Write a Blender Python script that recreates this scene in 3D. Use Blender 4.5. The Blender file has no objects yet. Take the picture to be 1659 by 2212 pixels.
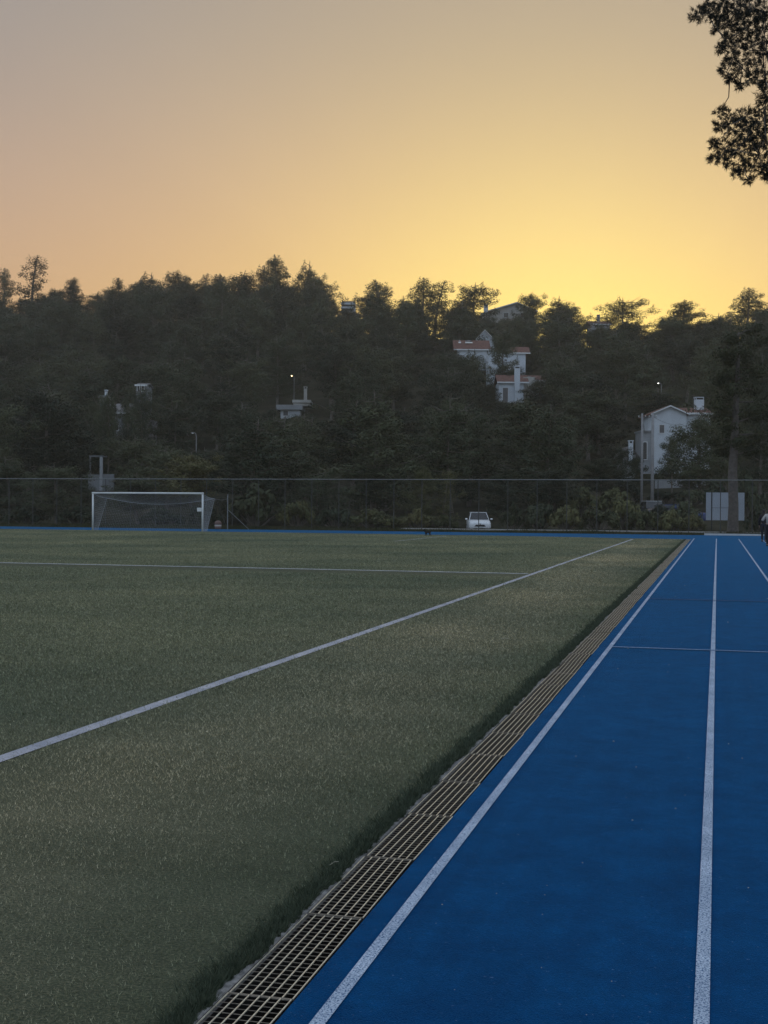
import bpy, bmesh, math, random
import numpy as np
from mathutils import Matrix, Vector

sc = bpy.context.scene
col = sc.collection
R = random.Random(7)
PI = math.pi

# ------------------------------------------------------------------ camera
FPX = 2760.0                                   # focal length in pixels of a 1659 x 2212 frame
YAW, PIT, ROL, EYE = math.atan(720/FPX), 12.3/FPX, .0074, 1.70
F0 = Vector((-math.sin(YAW)*math.cos(PIT), math.cos(YAW)*math.cos(PIT), -math.sin(PIT)))
r0 = Vector((math.cos(YAW), math.sin(YAW), 0)); u0 = r0.cross(F0)
RT = r0*math.cos(ROL) + u0*math.sin(ROL); UP = RT.cross(F0)
CAM = Vector((0, 0, EYE))
cd = bpy.data.cameras.new('camera'); cam = bpy.data.objects.new('camera', cd); col.objects.link(cam)
cd.sensor_fit = 'VERTICAL'; cd.sensor_height = 36; cd.lens = 36*FPX/2212; cd.clip_start = .1; cd.clip_end = 4000
M = Matrix((RT, UP, -F0)).transposed().to_4x4(); M.translation = CAM; cam.matrix_world = M
sc.camera = cam

def at(px, py, Y):
    """point at track distance Y seen at pixel (px, py)"""
    d = F0 + RT*((px-829.5)/FPX) - UP*((py-1106)/FPX)
    return CAM + d*(Y/d.y)
def proj(p):
    v = Vector(p)-CAM; z = v.dot(F0)
    return 829.5+FPX*v.dot(RT)/z, 1106-FPX*v.dot(UP)/z, z

# ------------------------------------------------------------------ materials
def nodes(name):
    m = bpy.data.materials.new(name); m.use_nodes = True
    nt = m.node_tree; b = nt.nodes['Principled BSDF']
    return m, nt, b
def N(nt, t, **kw):
    n = nt.nodes.new(t)
    for k, v in kw.items():
        if k in n.inputs: n.inputs[k].default_value = v
        else: setattr(n, k, v)
    return n
def ramp(nt, src, stops):
    r = nt.nodes.new('ShaderNodeValToRGB'); e = r.color_ramp.elements
    while len(e) < len(stops): e.new(.5)
    for i, (p, c) in enumerate(stops):
        e[i].position = p; e[i].color = (*c, 1) if len(c) == 3 else c
    nt.links.new(src, r.inputs[0]); return r.outputs[0]
def mixc(nt, f, a, b, mode='MIX'):
    m = nt.nodes.new('ShaderNodeMix'); m.data_type = 'RGBA'; m.blend_type = mode
    for i, v in ((0, f), (6, a), (7, b)):
        if hasattr(v, 'links'): nt.links.new(v, m.inputs[i])
        else: m.inputs[i].default_value = v if i == 0 else (*v, 1)
    return m.outputs[2]
def noise(nt, scale, detail=3, rough=.6, sx=None):
    tc = nt.nodes.new('ShaderNodeTexCoord'); n = N(nt, 'ShaderNodeTexNoise', Scale=scale, Detail=detail, Roughness=rough)
    if sx:
        mp = nt.nodes.new('ShaderNodeMapping'); mp.inputs['Scale'].default_value = sx
        nt.links.new(tc.outputs['Object'], mp.inputs[0]); nt.links.new(mp.outputs[0], n.inputs[0])
    else: nt.links.new(tc.outputs['Object'], n.inputs[0])
    return n.outputs[0]
def bump(nt, b, h, strength, dist):
    n = N(nt, 'ShaderNodeBump', Strength=strength, Distance=dist)
    nt.links.new(h, n.inputs['Height']); nt.links.new(n.outputs[0], b.inputs['Normal'])
def mat(name, c, rough=.7, var=.25, scale=3., metal=0., spec=.4, bmp=0, bscale=40., bdist=.01):
    m, nt, b = nodes(name)
    f = noise(nt, scale, 4)
    lo = tuple(x*(1-var) for x in c); hi = tuple(min(1, x*(1+var)) for x in c)
    nt.links.new(ramp(nt, f, [(.3, lo), (.7, hi)]), b.inputs['Base Color'])
    b.inputs['Roughness'].default_value = rough; b.inputs['Metallic'].default_value = metal
    b.inputs['Specular IOR Level'].default_value = spec
    if bmp: bump(nt, b, noise(nt, bscale, 3), bmp, bdist)
    return m
def leafmat(name, dark, light, scale=.6, rnd=.55):
    m, nt, b = nodes(name)
    f = noise(nt, scale, 3)
    c = ramp(nt, f, [(.3, dark), (.7, light)])
    oi = nt.nodes.new('ShaderNodeObjectInfo')
    hs = nt.nodes.new('ShaderNodeHueSaturation')
    mr = N(nt, 'ShaderNodeMapRange'); nt.links.new(oi.outputs['Random'], mr.inputs[0])
    mr.inputs[3].default_value = 1-rnd; mr.inputs[4].default_value = 1+rnd
    m2 = N(nt, 'ShaderNodeMapRange'); nt.links.new(oi.outputs['Random'], m2.inputs[0])
    m2.inputs[3].default_value = .53; m2.inputs[4].default_value = .465
    nt.links.new(mr.outputs[0], hs.inputs['Value']); nt.links.new(m2.outputs[0], hs.inputs['Hue'])
    nt.links.new(c, hs.inputs['Color']); nt.links.new(hs.outputs[0], b.inputs['Base Color'])
    b.inputs['Roughness'].default_value = .65; b.inputs['Specular IOR Level'].default_value = .25
    return m

MT = {}
MT['pine'] = leafmat('pine_needles', (.034, .046, .024), (.058, .070, .034))
MT['shrub'] = leafmat('shrub_leaves', (.045, .055, .022), (.11, .11, .040), 1.2)
MT['olive'] = leafmat('olive_leaves', (.050, .062, .024), (.12, .125, .048), 1.2)
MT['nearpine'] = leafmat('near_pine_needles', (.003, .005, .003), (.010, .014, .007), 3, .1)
MT['bark'] = mat('bark', (.15, .13, .11), .9, .35, 6, bmp=.6, bscale=18)
MT['cone'] = mat('pine_cone', (.035, .024, .016), .8, .3, 60)
MT['white'] = mat('white_paint', (.72, .74, .74), .45, .06, 5)
MT['plaster'] = mat('white_plaster', (.62, .66, .70), .85, .10, .7)
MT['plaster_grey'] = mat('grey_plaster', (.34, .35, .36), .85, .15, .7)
MT['plaster_dim'] = mat('dim_plaster', (.20, .21, .22), .9, .2, .7)  # plaster toned down evenly, darker than the grey one
MT['plaster_cream'] = mat('cream_plaster', (.48, .46, .42), .85, .12, .7)
MT['tiles'] = mat('roof_tiles', (.17, .085, .066), .85, .35, 2.5, bmp=.6, bscale=8, bdist=.06)
MT['darkwin'] = mat('window_glass', (.02, .022, .026), .12, .1, 1, spec=.6)
MT['shutter'] = mat('window_shutter', (.16, .15, .15), .7, .15, 3)
MT['concrete'] = mat('concrete', (.26, .25, .24), .9, .45, 25, bmp=.5, bscale=60, bdist=.006)
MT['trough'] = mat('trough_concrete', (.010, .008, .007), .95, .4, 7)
MT['steel'] = mat('galvanised_steel', (.97, .84, .66), .42, .25, 25, metal=.5)
MT['rod'] = mat('cross_rod_steel', (.30, .26, .21), .6, .35, 40, metal=.3)
MT['fence'] = mat('fence_steel', (.24, .25, .25), .55, .1, 4, metal=.3)
MT['fencepost'] = mat('fence_post_steel', (.085, .088, .085), .7, .2, 2, metal=.1)
MT['wire'] = mat('fence_wire', (.07, .072, .07), .6, .1, 4)
MT['net'] = mat('net_cord', (.42, .44, .46), .85, .1, 4)
MT['pole'] = mat('pole_concrete', (.27, .265, .265), .9, .15, 1.5)
MT['cable'] = mat('cable', (.03, .03, .03), .6, .1, 2)
MT['road'] = mat('asphalt', (.055, .055, .055), .9, .2, 6, bmp=.4, bscale=80)
MT['path'] = mat('path_concrete', (.36, .35, .33), .9, .15, 1.2)
MT['kerb'] = mat('kerb_white', (.55, .57, .57), .8, .12, 3)
MT['carwhite'] = mat('white_car_paint', (.90, .91, .92), .22, .02, 1, spec=.6)
MT['cargrey'] = mat('dark_grey_car_paint', (.045, .05, .06), .22, .05, 1, spec=.6)
MT['carblue'] = mat('blue_car_paint', (.018, .040, .14), .25, .05, 1, spec=.6)
MT['rubber'] = mat('black_rubber', (.02, .02, .02), .8, .2, 8)
MT['black'] = mat('black_plastic', (.018, .018, .02), .5, .2, 6)
MT['rim'] = mat('alloy_rim', (.5, .5, .52), .35, .05, 3, metal=.8)
MT['lamp'] = mat('headlamp_lens', (.10, .10, .12), .1, .1, 3, spec=.8)
MT['chrome'] = mat('chrome', (.6, .6, .62), .15, .03, 3, metal=1)
MT['board'] = mat('board_panel', (.36, .40, .46), .6, .08, 1)
MT['skin'] = mat('skin', (.45, .29, .22), .6, .05, 4)
MT['hair'] = mat('dark_hair', (.02, .016, .014), .6, .2, 20)
MT['jacket'] = mat('dark_jacket', (.016, .016, .022), .85, .2, 10)
MT['trousers'] = mat('dark_trousers', (.02, .025, .035), .85, .2, 10)
MT['jumper'] = mat('pale_jumper', (.45, .43, .40), .9, .1, 8)
MT['greyblue'] = mat('grey_blue_cloth', (.22, .24, .28), .9, .1, 8)
MT['blackcloth'] = mat('black_cloth', (.010, .012, .018), .9, .1, 8)
MT['shoe'] = mat('shoe', (.05, .05, .055), .7, .2, 8)
MT['fur'] = mat('black_fur', (.012, .012, .013), .85, .3, 30)
MT['bin'] = mat('bin_plastic', (.16, .10, .085), .6, .15, 5)
MT['band'] = mat('bin_band', (.55, .50, .45), .6, .1, 5)
MT['straw'] = mat('straw', (.5, .46, .36), .9, .2, 10)

def emat(name, c, s):
    m, nt, b = nodes(name)
    b.inputs['Base Color'].default_value = (*c, 1)
    b.inputs['Emission Color'].default_value = (*c, 1); b.inputs['Emission Strength'].default_value = s
    return m
MT['glow_warm'] = emat('lamp_glow_warm', (1, .72, .36), 9)
MT['glow_white'] = emat('lamp_glow_white', (1, .95, .85), 7)

def wear(nt):
    """trodden paler strip between touch line and drain, broken up by noise; greener beside the drain"""
    tc = nt.nodes.new('ShaderNodeTexCoord'); sx = nt.nodes.new('ShaderNodeSeparateXYZ'); nt.links.new(tc.outputs['Object'], sx.inputs[0])
    ad = N(nt, 'ShaderNodeMath', operation='MULTIPLY_ADD'); nt.links.new(noise(nt, .45, 4, .6), ad.inputs[0]); ad.inputs[1].default_value = 2.2; nt.links.new(sx.outputs[0], ad.inputs[2])
    mr = N(nt, 'ShaderNodeMapRange'); nt.links.new(ad.outputs[0], mr.inputs[0]); mr.inputs[1].default_value = -5.2; mr.inputs[2].default_value = -.2
    return ramp(nt, mr.outputs[0], [(0, (.80, .90, .82)), (.32, (.92, .98, .92)), (.55, (1.34, 1.30, 1.26)), (.74, (1.12, 1.12, 1.08)), (.9, (.72, .82, .74))])
# turf ground sheet
m, nt, b = nodes('turf'); MT['turf'] = m
big = noise(nt, .16, 4, .55); strip = noise(nt, 1., 4, .6, (.035, .75, 1)); fine = noise(nt, 70, 3, .7); mid = noise(nt, 9, 3)
c = ramp(nt, fine, [(.32, (.023, .032, .021)), (.50, (.074, .082, .053)), (.70, (.21, .19, .135))])
c2 = ramp(nt, big, [(.3, (.62, .72, .68)), (.7, (1.55, 1.38, 1.25))])
c3 = ramp(nt, strip, [(.35, (.74, .76, .68)), (.65, (1.2, 1.16, 1.14))])
c4 = ramp(nt, mid, [(.3, (.85, .85, .85)), (.7, (1.15, 1.15, 1.15))])
c = mixc(nt, 1, c, c2, 'MULTIPLY'); c = mixc(nt, 1, c, c3, 'MULTIPLY'); c = mixc(nt, 1, c, c4, 'MULTIPLY'); c = mixc(nt, 1, c, wear(nt), 'MULTIPLY')
nt.links.new(c, b.inputs['Base Color']); b.inputs['Roughness'].default_value = .75; b.inputs['Specular IOR Level'].default_value = .15
b.inputs['Sheen Weight'].default_value = .12; b.inputs['Sheen Tint'].default_value = (.9, 1, .75, 1)
bump(nt, b, fine, .9, .02)

m, nt, b = nodes('turf_blades'); MT['blade'] = m
big = noise(nt, .16, 4, .55); fine = noise(nt, 45, 2)
c = ramp(nt, fine, [(.36, (.110, .118, .078)), (.50, (.262, .258, .172)), (.66, (.54, .49, .365))])
c = mixc(nt, 1, c, wear(nt), 'MULTIPLY'); c = mixc(nt, 1, c, ramp(nt, big, [(.3, (.62, .70, .66)), (.7, (1.5, 1.34, 1.2))]), 'MULTIPLY')
nt.links.new(c, b.inputs['Base Color']); b.inputs['Roughness'].default_value = .5; b.inputs['Specular IOR Level'].default_value = .35

# blue running track
m, nt, b = nodes('track_rubber'); MT['track'] = m
fine = noise(nt, 160, 2, .7); big = noise(nt, .35, 4); speck = noise(nt, 60, 2, .5); stain = noise(nt, 3, 4, .7)
c = ramp(nt, big, [(.3, (.0002, .046, .150)), (.7, (.0004, .060, .190))])
c = mixc(nt, 1, c, ramp(nt, fine, [(.3, (.72, .72, .72)), (.7, (1.25, 1.25, 1.25))]), 'MULTIPLY')
c = mixc(nt, 1, c, ramp(nt, stain, [(.32, (.62, .68, .74)), (.68, (1.25, 1.18, 1.14))]), 'MULTIPLY')
c = mixc(nt, 1, c, ramp(nt, noise(nt, 14, 5, .75), [(.3, (.82, .84, .86)), (.7, (1.16, 1.13, 1.12))]), 'MULTIPLY')
c = mixc(nt, 1, c, ramp(nt, noise(nt, 2.2, 4, .65, (3.5, .12, 1)), [(.32, (.84, .88, .90)), (.7, (1.12, 1.10, 1.08))]), 'MULTIPLY')
c = mixc(nt, ramp(nt, speck, [(.70, (0, 0, 0)), (.77, (.42, .42, .42))]), c, (.22, .32, .44))
nt.links.new(c, b.inputs['Base Color']); b.inputs['Roughness'].default_value = .8; b.inputs['Specular IOR Level'].default_value = .02
b.inputs['Sheen Weight'].default_value = .34; b.inputs['Sheen Roughness'].default_value = .25; b.inputs['Sheen Tint'].default_value = (.12, .55, 1, 1)
bump(nt, b, fine, .8, .006)

def linemat(name, colr, under, lo, hi, sc_):
    m, nt, b = nodes(name)
    f = noise(nt, sc_, 3, .75); g = noise(nt, 2.5, 3)
    c = mixc(nt, ramp(nt, f, [(lo, (1, 1, 1)), (hi, (0, 0, 0))]), colr, under)
    c = mixc(nt, 1, c, ramp(nt, g, [(.3, (.70, .74, .80)), (.7, (1.12, 1.12, 1.12))]), 'MULTIPLY')
    nt.links.new(c, b.inputs['Base Color']); b.inputs['Roughness'].default_value = .85; b.inputs['Specular IOR Level'].default_value = .08
    bump(nt, b, f, .6, .006)
    return m
MT['laneline'] = linemat('lane_line_paint', (.60, .69, .80), (.03, .10, .24), .40, .52, 120)
MT['thinline'] = linemat('thin_line_paint', (.38, .50, .68), (.10, .20, .36), .45, .60, 60)
MT['faintline'] = linemat('faint_line_paint', (.13, .20, .34), (.01, .07, .19), .46, .58, 40)
MT['turfline'] = linemat('white_turf_fibre', (.56, .54, .57), (.16, .17, .13), .32, .46, 90)
MT['turfthin'] = linemat('thin_turf_fibre', (.62, .62, .60), (.16, .17, .12), .40, .55, 50)

# hillside soil and verge
m, nt, b = nodes('hill_soil'); MT['soil'] = m
c = ramp(nt, noise(nt, .25, 5, .65), [(.3, (.020, .022, .012)), (.5, (.042, .040, .024)), (.7, (.075, .066, .044))])
nt.links.new(c, b.inputs['Base Color']); b.inputs['Roughness'].default_value = .95; b.inputs['Specular IOR Level'].default_value = .1
bump(nt, b, noise(nt, 3, 4), .8, .1)
MT['fringe'] = leafmat('dark_edge_fibre', (.030, .044, .026), (.10, .115, .070), 30, .02)
MT['weeds'] = leafmat('verge_weeds', (.018, .026, .010), (.055, .062, .024), 1.5, .1)

# ------------------------------------------------------------------ mesh helpers
class MB:
    def __init__(s): s.v = []; s.f = []
    def add(s, vs, fs, mx=None):
        o = len(s.v)
        s.v += [tuple(mx @ Vector(v)) if mx else tuple(v) for v in vs]
        s.f += [tuple(i+o for i in f) for f in fs]; return s
    def box(s, x0, x1, y0, y1, z0, z1, mx=None):
        return s.add([(x0,y0,z0),(x1,y0,z0),(x1,y1,z0),(x0,y1,z0),(x0,y0,z1),(x1,y0,z1),(x1,y1,z1),(x0,y1,z1)],
                     [(0,3,2,1),(4,5,6,7),(0,1,5,4),(1,2,6,5),(2,3,7,6),(3,0,4,7)], mx)
    def tube(s, pts, rad, n=6, cap=True, mx=None):
        pts = [Vector(p) for p in pts]
        if not hasattr(rad, '__len__'): rad = [rad]*len(pts)
        vs = []; fs = []
        for i, p in enumerate(pts):
            d = (pts[min(i+1, len(pts)-1)]-pts[max(i-1, 0)]).normalized()
            a = Vector((0,0,1)) if abs(d.z) < .9 else Vector((1,0,0))
            u = d.cross(a).normalized(); w = u.cross(d)
            vs += [p+(u*math.cos(2*PI*k/n)+w*math.sin(2*PI*k/n))*rad[i] for k in range(n)]
        for i in range(len(pts)-1):
            for k in range(n):
                a0 = i*n+k; a1 = i*n+(k+1) % n
                fs.append((a0, a0+n, a1+n, a1))
        if cap: fs += [tuple(range(n)), tuple(range(len(vs)-1, len(vs)-n-1, -1))]
        return s.add(vs, fs, mx)
    def ball(s, c, r, nu=10, nv=6, mx=None):
        rx, ry, rz = r if hasattr(r, '__len__') else (r, r, r)
        vs = [(c[0], c[1], c[2]-rz)]; fs = []
        for j in range(1, nv):
            t = -PI/2+PI*j/nv
            vs += [(c[0]+rx*math.cos(t)*math.cos(2*PI*i/nu), c[1]+ry*math.cos(t)*math.sin(2*PI*i/nu), c[2]+rz*math.sin(t)) for i in range(nu)]
        vs.append((c[0], c[1], c[2]+rz)); L = len(vs)-1
        for i in range(nu):
            fs.append((0, 1+(i+1) % nu, 1+i)); fs.append((L, L-nu+i, L-nu+(i+1) % nu))
            for j in range(nv-2):
                a = 1+j*nu; fs.append((a+i, a+(i+1) % nu, a+nu+(i+1) % nu, a+nu+i))
        return s.add(vs, fs, mx)
    def lathe(s, prof, n=14, c=(0,0,0), mx=None):
        vs = []; fs = []
        for r, z in prof: vs += [(c[0]+r*math.cos(2*PI*k/n), c[1]+r*math.sin(2*PI*k/n), c[2]+z) for k in range(n)]
        for i in range(len(prof)-1):
            for k in range(n): fs.append((i*n+k, i*n+(k+1) % n, (i+1)*n+(k+1) % n, (i+1)*n+k))
        fs += [tuple(range(n-1, -1, -1)), tuple(range(len(vs)-n, len(vs)))]
        return s.add(vs, fs, mx)
    def prism(s, poly, y0, y1, mx=None):
        """polygon in x-z pushed from y0 to y1"""
        n = len(poly); vs = [(x, y0, z) for x, z in poly]+[(x, y1, z) for x, z in poly]
        fs = [tuple(range(n)), tuple(range(2*n-1, n-1, -1))]+[(i+n, (i+1) % n+n, (i+1) % n, i) for i in range(n)]
        return s.add(vs, fs, mx)
    def build(s, name, m, parent=None, smooth=False, loc=None):
        me = bpy.data.meshes.new(name); me.from_pydata(s.v, [], s.f)
        me.materials.append(MT[m] if isinstance(m, str) else m)
        if smooth: me.polygons.foreach_set('use_smooth', [True]*len(me.polygons))
        me.update()
        return link(name, me, parent, loc)
def link(name, me, parent=None, loc=None):
    o = bpy.data.objects.new(name, me); col.objects.link(o)
    if parent: o.parent = parent
    if loc is not None: o.location = loc
    return o
def npmesh(name, V, F, m):
    me = bpy.data.meshes.new(name); k = F.shape[1]
    me.vertices.add(len(V)); me.vertices.foreach_set('co', V.astype(np.float32).ravel())
    me.loops.add(F.size); me.loops.foreach_set('vertex_index', F.astype(np.int32).ravel())
    me.polygons.add(len(F)); me.polygons.foreach_set('loop_start', np.arange(len(F), dtype=np.int32)*k)
    me.polygons.foreach_set('loop_total', np.full(len(F), k, dtype=np.int32))
    me.update(calc_edges=True); me.validate(); me.materials.append(MT[m]); return me
def tag(o, label=None, cat=None, group=None, kind=None):
    if label: o['label'] = label
    if cat: o['category'] = cat
    if group: o['group'] = group
    if kind: o['kind'] = kind
    return o
def empty(name, loc, label, cat, group=None, rz=0):
    o = bpy.data.objects.new(name, None); col.objects.link(o); o.location = loc; o.rotation_euler = (0, 0, rz)
    o.empty_display_size = .2
    return tag(o, label, cat, group)
def kids(o): return [c for c in col.objects if c.parent == o]
def copy_thing(root, parts, loc, rz=0, scale=(1,1,1), label=None, group=None):
    c = root.copy(); col.objects.link(c); c.location = loc; c.rotation_euler = (0, 0, rz); c.scale = scale
    for p in parts:
        q = p.copy(); col.objects.link(q); q.parent = c
    if label: c['label'] = label
    if group: c['group'] = group
    return c
def sheet(name, pts, z, m, kind='structure'):
    me = bpy.data.meshes.new(name); me.from_pydata([(x, y, z) for x, y in pts], [], [tuple(range(len(pts)))])
    me.materials.append(MT[m]); me.update(); o = link(name, me); o['kind'] = kind; return o

# ------------------------------------------------------------------ terrain
HY = [(-500,0),(93,0),(95,-.15),(98,-.40),(104,-.42),(106,.2),(107,.62),(112,.72),(113,1.0),(120,1.5),(150,3.6),(157,5.6),(163,7.6),(200,15.5),(240,25),(285,36.5),(300,39.5),(330,40),(420,30),(700,12)]
def hill(x, y):
    for (a, ha), (b_, hb) in zip(HY, HY[1:]):
        if y <= b_: h = ha+(hb-ha)*(y-a)/(b_-a); break
    else: h = HY[-1][1]
    if y > 106:
        az = math.degrees(math.atan2(-x, y))            # left of the track direction
        k = min(1, max(0, (az-8)/22))*min(1, (y-106)/120)
        h *= 1+.27*k
        h += .5*math.sin(x*.09+1)*math.sin(y*.07)*min(1, (y-106)/20)
    return h
xs = sorted(set([-420,-340,-280,-240,-86.05,-85.95] + list(range(-220,-90,8)) + list(range(-84,3,6)) + [3.86,3.96,6,9,12] + list(range(18,180,9)) + [220,300]))
ys = sorted(set([-120,-40.05,-39.95,-10,20,50,84.62,84.70,86,88,90,93,95,98,101,104,106,109,112,116,120] + list(range(126,330,6)) + [345,370,400,450,520,600,700]))
tv = []
for y in ys:
    for x in xs:
        inside = -86 < x < 3.9 and -40 < y < 84.66
        tv.append((x, y, -.55 if inside else hill(x, y)-.004))
nx = len(xs)
tf = [(j*nx+i, j*nx+i+1, (j+1)*nx+i+1, (j+1)*nx+i) for j in range(len(ys)-1) for i in range(nx-1)]
me = bpy.data.meshes.new('hillside'); me.from_pydata(tv, [], tf); me.materials.append(MT['soil']); me.update()
tag(link('hillside', me), kind='structure')

# ------------------------------------------------------------------ pitch, track, markings
sheet('turf_pitch', [(-86,-39),(-1.70,-39),(-1.70,72.6),(-5,73.2),(-12,75.4),(-25,76.5),(-86,76.5)], 0, 'turf')
sheet('running_track', [(-1.395,-39),(3.9,-39),(3.9,84.62),(-86,84.62),(-86,76.45),(-25,76.45),(-12,75.35),(-5,73.15),(-1.395,72.55)], -.004, 'track')
for x in (-1.257, -.037, 1.183, 2.403, 3.623):
    sheet('lane_line', [(x-.026,-39),(x+.026,-39),(x+.026,75),(x-.026,75)], 0.001, 'laneline')
sheet('cross_line', [(-1.23,15.78),(3.6,15.78),(3.6,15.86),(-1.23,15.86)], .0055, 'thinline')
sheet('cross_line', [(-1.23,24.4),(3.6,24.4),(3.6,24.52),(-1.23,24.52)], .0055, 'faintline')
sheet('touch_line', [(-4.76,-39),(-4.63,-39),(-4.40,71),(-4.52,71)], .005, 'turfline')
sheet('halfway_line', [(-86,32.80),(-4.66,32.30),(-4.66,32.66),(-86,33.16)], .009, 'turfthin')
sheet('penalty_line', [(-15.26,60.4),(-15.14,60.4),(-15.14,72.6),(-15.26,72.6)], .005, 'turfthin')
sheet('goal_line', [(-32.0,76.30),(-30.7,76.30),(-30.7,76.42),(-32.0,76.42)], .005, 'turfthin')

# drain trough, its rough concrete edging
tr = MB()
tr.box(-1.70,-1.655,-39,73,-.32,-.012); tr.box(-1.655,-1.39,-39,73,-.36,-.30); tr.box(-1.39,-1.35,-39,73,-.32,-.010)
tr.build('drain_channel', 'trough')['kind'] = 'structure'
ev = []; ef = []
rr = random.Random(3); n = 1500
for i in range(n):
    y = 1.5+ (i/n)**1.6*72
    wk = max(.008, min(.034, (wk if i else .028)+rr.uniform(-.008, .008))); w = wk*(.35 if rr.random() < .12 else 1)+.006*rr.random()
    ev += [(-1.648, y, -.004), (-1.648-w, y, -.002+.004*rr.random()), (-1.74, y, -.02), (-1.648, y, -.03)]
    if i: a = 4*i; ef += [(a-4, a, a+1, a-3), (a-3, a+1, a+2, a-2), (a-1, a+3, a, a-4)]
me = bpy.data.meshes.new('concrete_edging'); me.from_pydata(ev, [], ef); me.materials.append(MT['concrete']); me.update()
tag(link('concrete_edging', me), kind='structure')

# grates: one section, then copies along the drain
GL, GW = .890, .232
def grate_parts(root, fine):
    bars = MB(); rods = MB(); ends = rods
    n = 7
    for i in range(n):
        x = -GW/2+GW*i/(n-1); w = .0020
        bars.box(x-w, x+w, 0.001, GL-.001, -.004, .0)
    k = 21
    for i in range(1, k):
        y = GL*i/k; w = .0009
        rods.box(-GW/2, GW/2, y-w, y+w, -.0032, -.0010)
    ends.box(-GW/2-.003, GW/2+.003, -.0025, .0025, -.005, -.0012); ends.box(-GW/2-.003, GW/2+.003, GL-.005, GL-.001, -.005, -.0012)
    return [bars.build('bearing_bars', 'steel', root), rods.build('cross_rods', 'rod', root)]
ORD = ['', 'second', 'third', 'fourth', 'fifth', 'sixth', 'seventh', 'eighth', 'ninth', 'tenth']
g0 = None; y = 1.5; i = 0; vis = 0
while y < 72.0:
    x = -1.520+R.uniform(-.006, .006); rz = R.uniform(-.010, .010); z = R.uniform(-.004, .006)
    y1 = y+GL
    if y1 < 2.4: y = y1+R.uniform(.004, .012); continue
    if vis == 0: lab = 'steel drain grate cut off by the bottom edge of the photo'
    elif vis < 10: lab = '%s steel drain grate up from the bottom edge, between turf and track' % ORD[vis]
    else: lab = 'steel drain grate in the distant stretch where the bars blur together'
    if g0 is None:
        g0 = empty('drain_grate', (x, y, z), lab, 'drain grate', 'steel grates over the drain along the track', rz)
        gp = grate_parts(g0, True)
    else:
        copy_thing(g0, gp, (x, y, z), rz, label=lab)
    vis += 1
    y = y1+R.uniform(.002, .014)

# turf pile: countless blades near the camera, thickest along the ragged edge
rg = np.random.default_rng(5)
def blades(x, y, h, w, lean):
    n = len(x); a = rg.uniform(0, 2*PI, n); b_ = rg.uniform(0, 2*PI, n); l = lean*h*rg.uniform(.2, 1, n)
    dx, dy = np.cos(a)*w/2, np.sin(a)*w/2
    V = np.empty((n, 3, 3))
    V[:,0] = np.stack([x-dx, y-dy, np.full(n, -.002)], 1); V[:,1] = np.stack([x+dx, y+dy, np.full(n, -.002)], 1)
    V[:,2] = np.stack([x+np.cos(b_)*l, y+np.sin(b_)*l, h], 1)
    return V
n = 850000
t = rg.random(n)**.53; Y = 2.6*(76/2.6)**t                              # even in log distance
lo = -Y*.62-4.5; lo = np.maximum(lo, -52); X = lo+(-1.71-lo)*rg.random(n)
xl = -4.70+(Y+39)/110*.23                                          # centre of the touch line
ye = np.interp(X, [-50, -25, -12, -5, -1.7], [76.4, 76.4, 75.3, 73.1, 72.5])
keep = (Y < ye) & ~((X < -15.0) & (X > -15.4) & (Y > 60)) & ~((np.abs(X-xl) < .075) & (rg.random(n) < .85)) & ~((Y > 30.9-.0068*(X+4.7)) & (Y < 32.70-.0068*(X+4.7)) & (X < -4.6))
X, Y = X[keep], Y[keep]
s_ = np.clip(Y/6, .8, 9)
V1 = blades(X, Y, rg.uniform(.009, .020, len(X))*np.clip(s_, .9, 1.5), .0034*s_*rg.uniform(.7, 1.4, len(X)), 1.4)
n = 70000
Y = 2.4*(72/2.4)**rg.random(n); X = -1.664-np.abs(rg.normal(0, .050, n))+np.interp(Y, np.arange(0, 80, .11), rg.normal(0, .010, 728))+np.interp(Y, np.arange(0, 80, .025), rg.normal(0, .009, 3200))
s_ = np.clip(Y/6, .7, 3)
V2 = blades(X, Y, rg.uniform(.016, .050, n), .004*s_, 1.3)
V = V1.reshape(-1, 3)
tag(link('turf_pile', npmesh('turf_pile', V, np.arange(len(V)).reshape(-1, 3), 'blade')), kind='stuff')
V = V2.reshape(-1, 3)
tag(link('turf_edge_fringe', npmesh('turf_edge_fringe', V, np.arange(len(V)).reshape(-1, 3), 'fringe')), kind='stuff')

# grit on the track, a few straws on the turf
g = MB()
for k in range(90):
    yy = 3*(30/3)**R.random(); xx = R.uniform(-1.15, min(3.5, .06*yy+.25)); r = R.uniform(.0012, .0035)*(.6+yy/12)
    g.ball((xx, yy, r*.4), (r*R.uniform(.7, 1.6), r, r*.6), 5, 3)
tag(g.build('track_grit', 'straw'), kind='stuff')
def straw(px, py, Yg, L, a, label):
    p = at(px, py, Yg); s = MB(); c_, d_ = math.cos(a)*L/2, math.sin(a)*L/2
    s.tube([(-c_, -d_, .02), (0, .004, .026), (c_, d_, .02)], .004 if Yg > 8 else .0022, 5)
    tag(s.build('straw', 'straw', loc=(p.x, p.y, 0)), label, 'straw')
straw(1090, 1393, 16.2, .10, .2, 'pale straw lying on the turf well left of the drain')
straw(1242, 1387, 16.9, .05, .5, 'tiny pale straw on the turf close to the drain')
straw(722, 1886, 5.75, .07, 1.2, 'bent pale straw at the ragged turf edge')

# kerb, road and path
kb = MB(); kb.box(-.8, 3.86, 84.66, 84.86, -.1, .11); kb.build('end_kerb', 'kerb')['kind'] = 'structure'
kb = MB(); kb.box(-23, 30, 93.2, 94.6, -.3, .06); kb.build('path', 'path')['kind'] = 'structure'
sheet('road', [(-60,98.1),(60,98.1),(60,104),(-60,104)], -.38, 'road')

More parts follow.
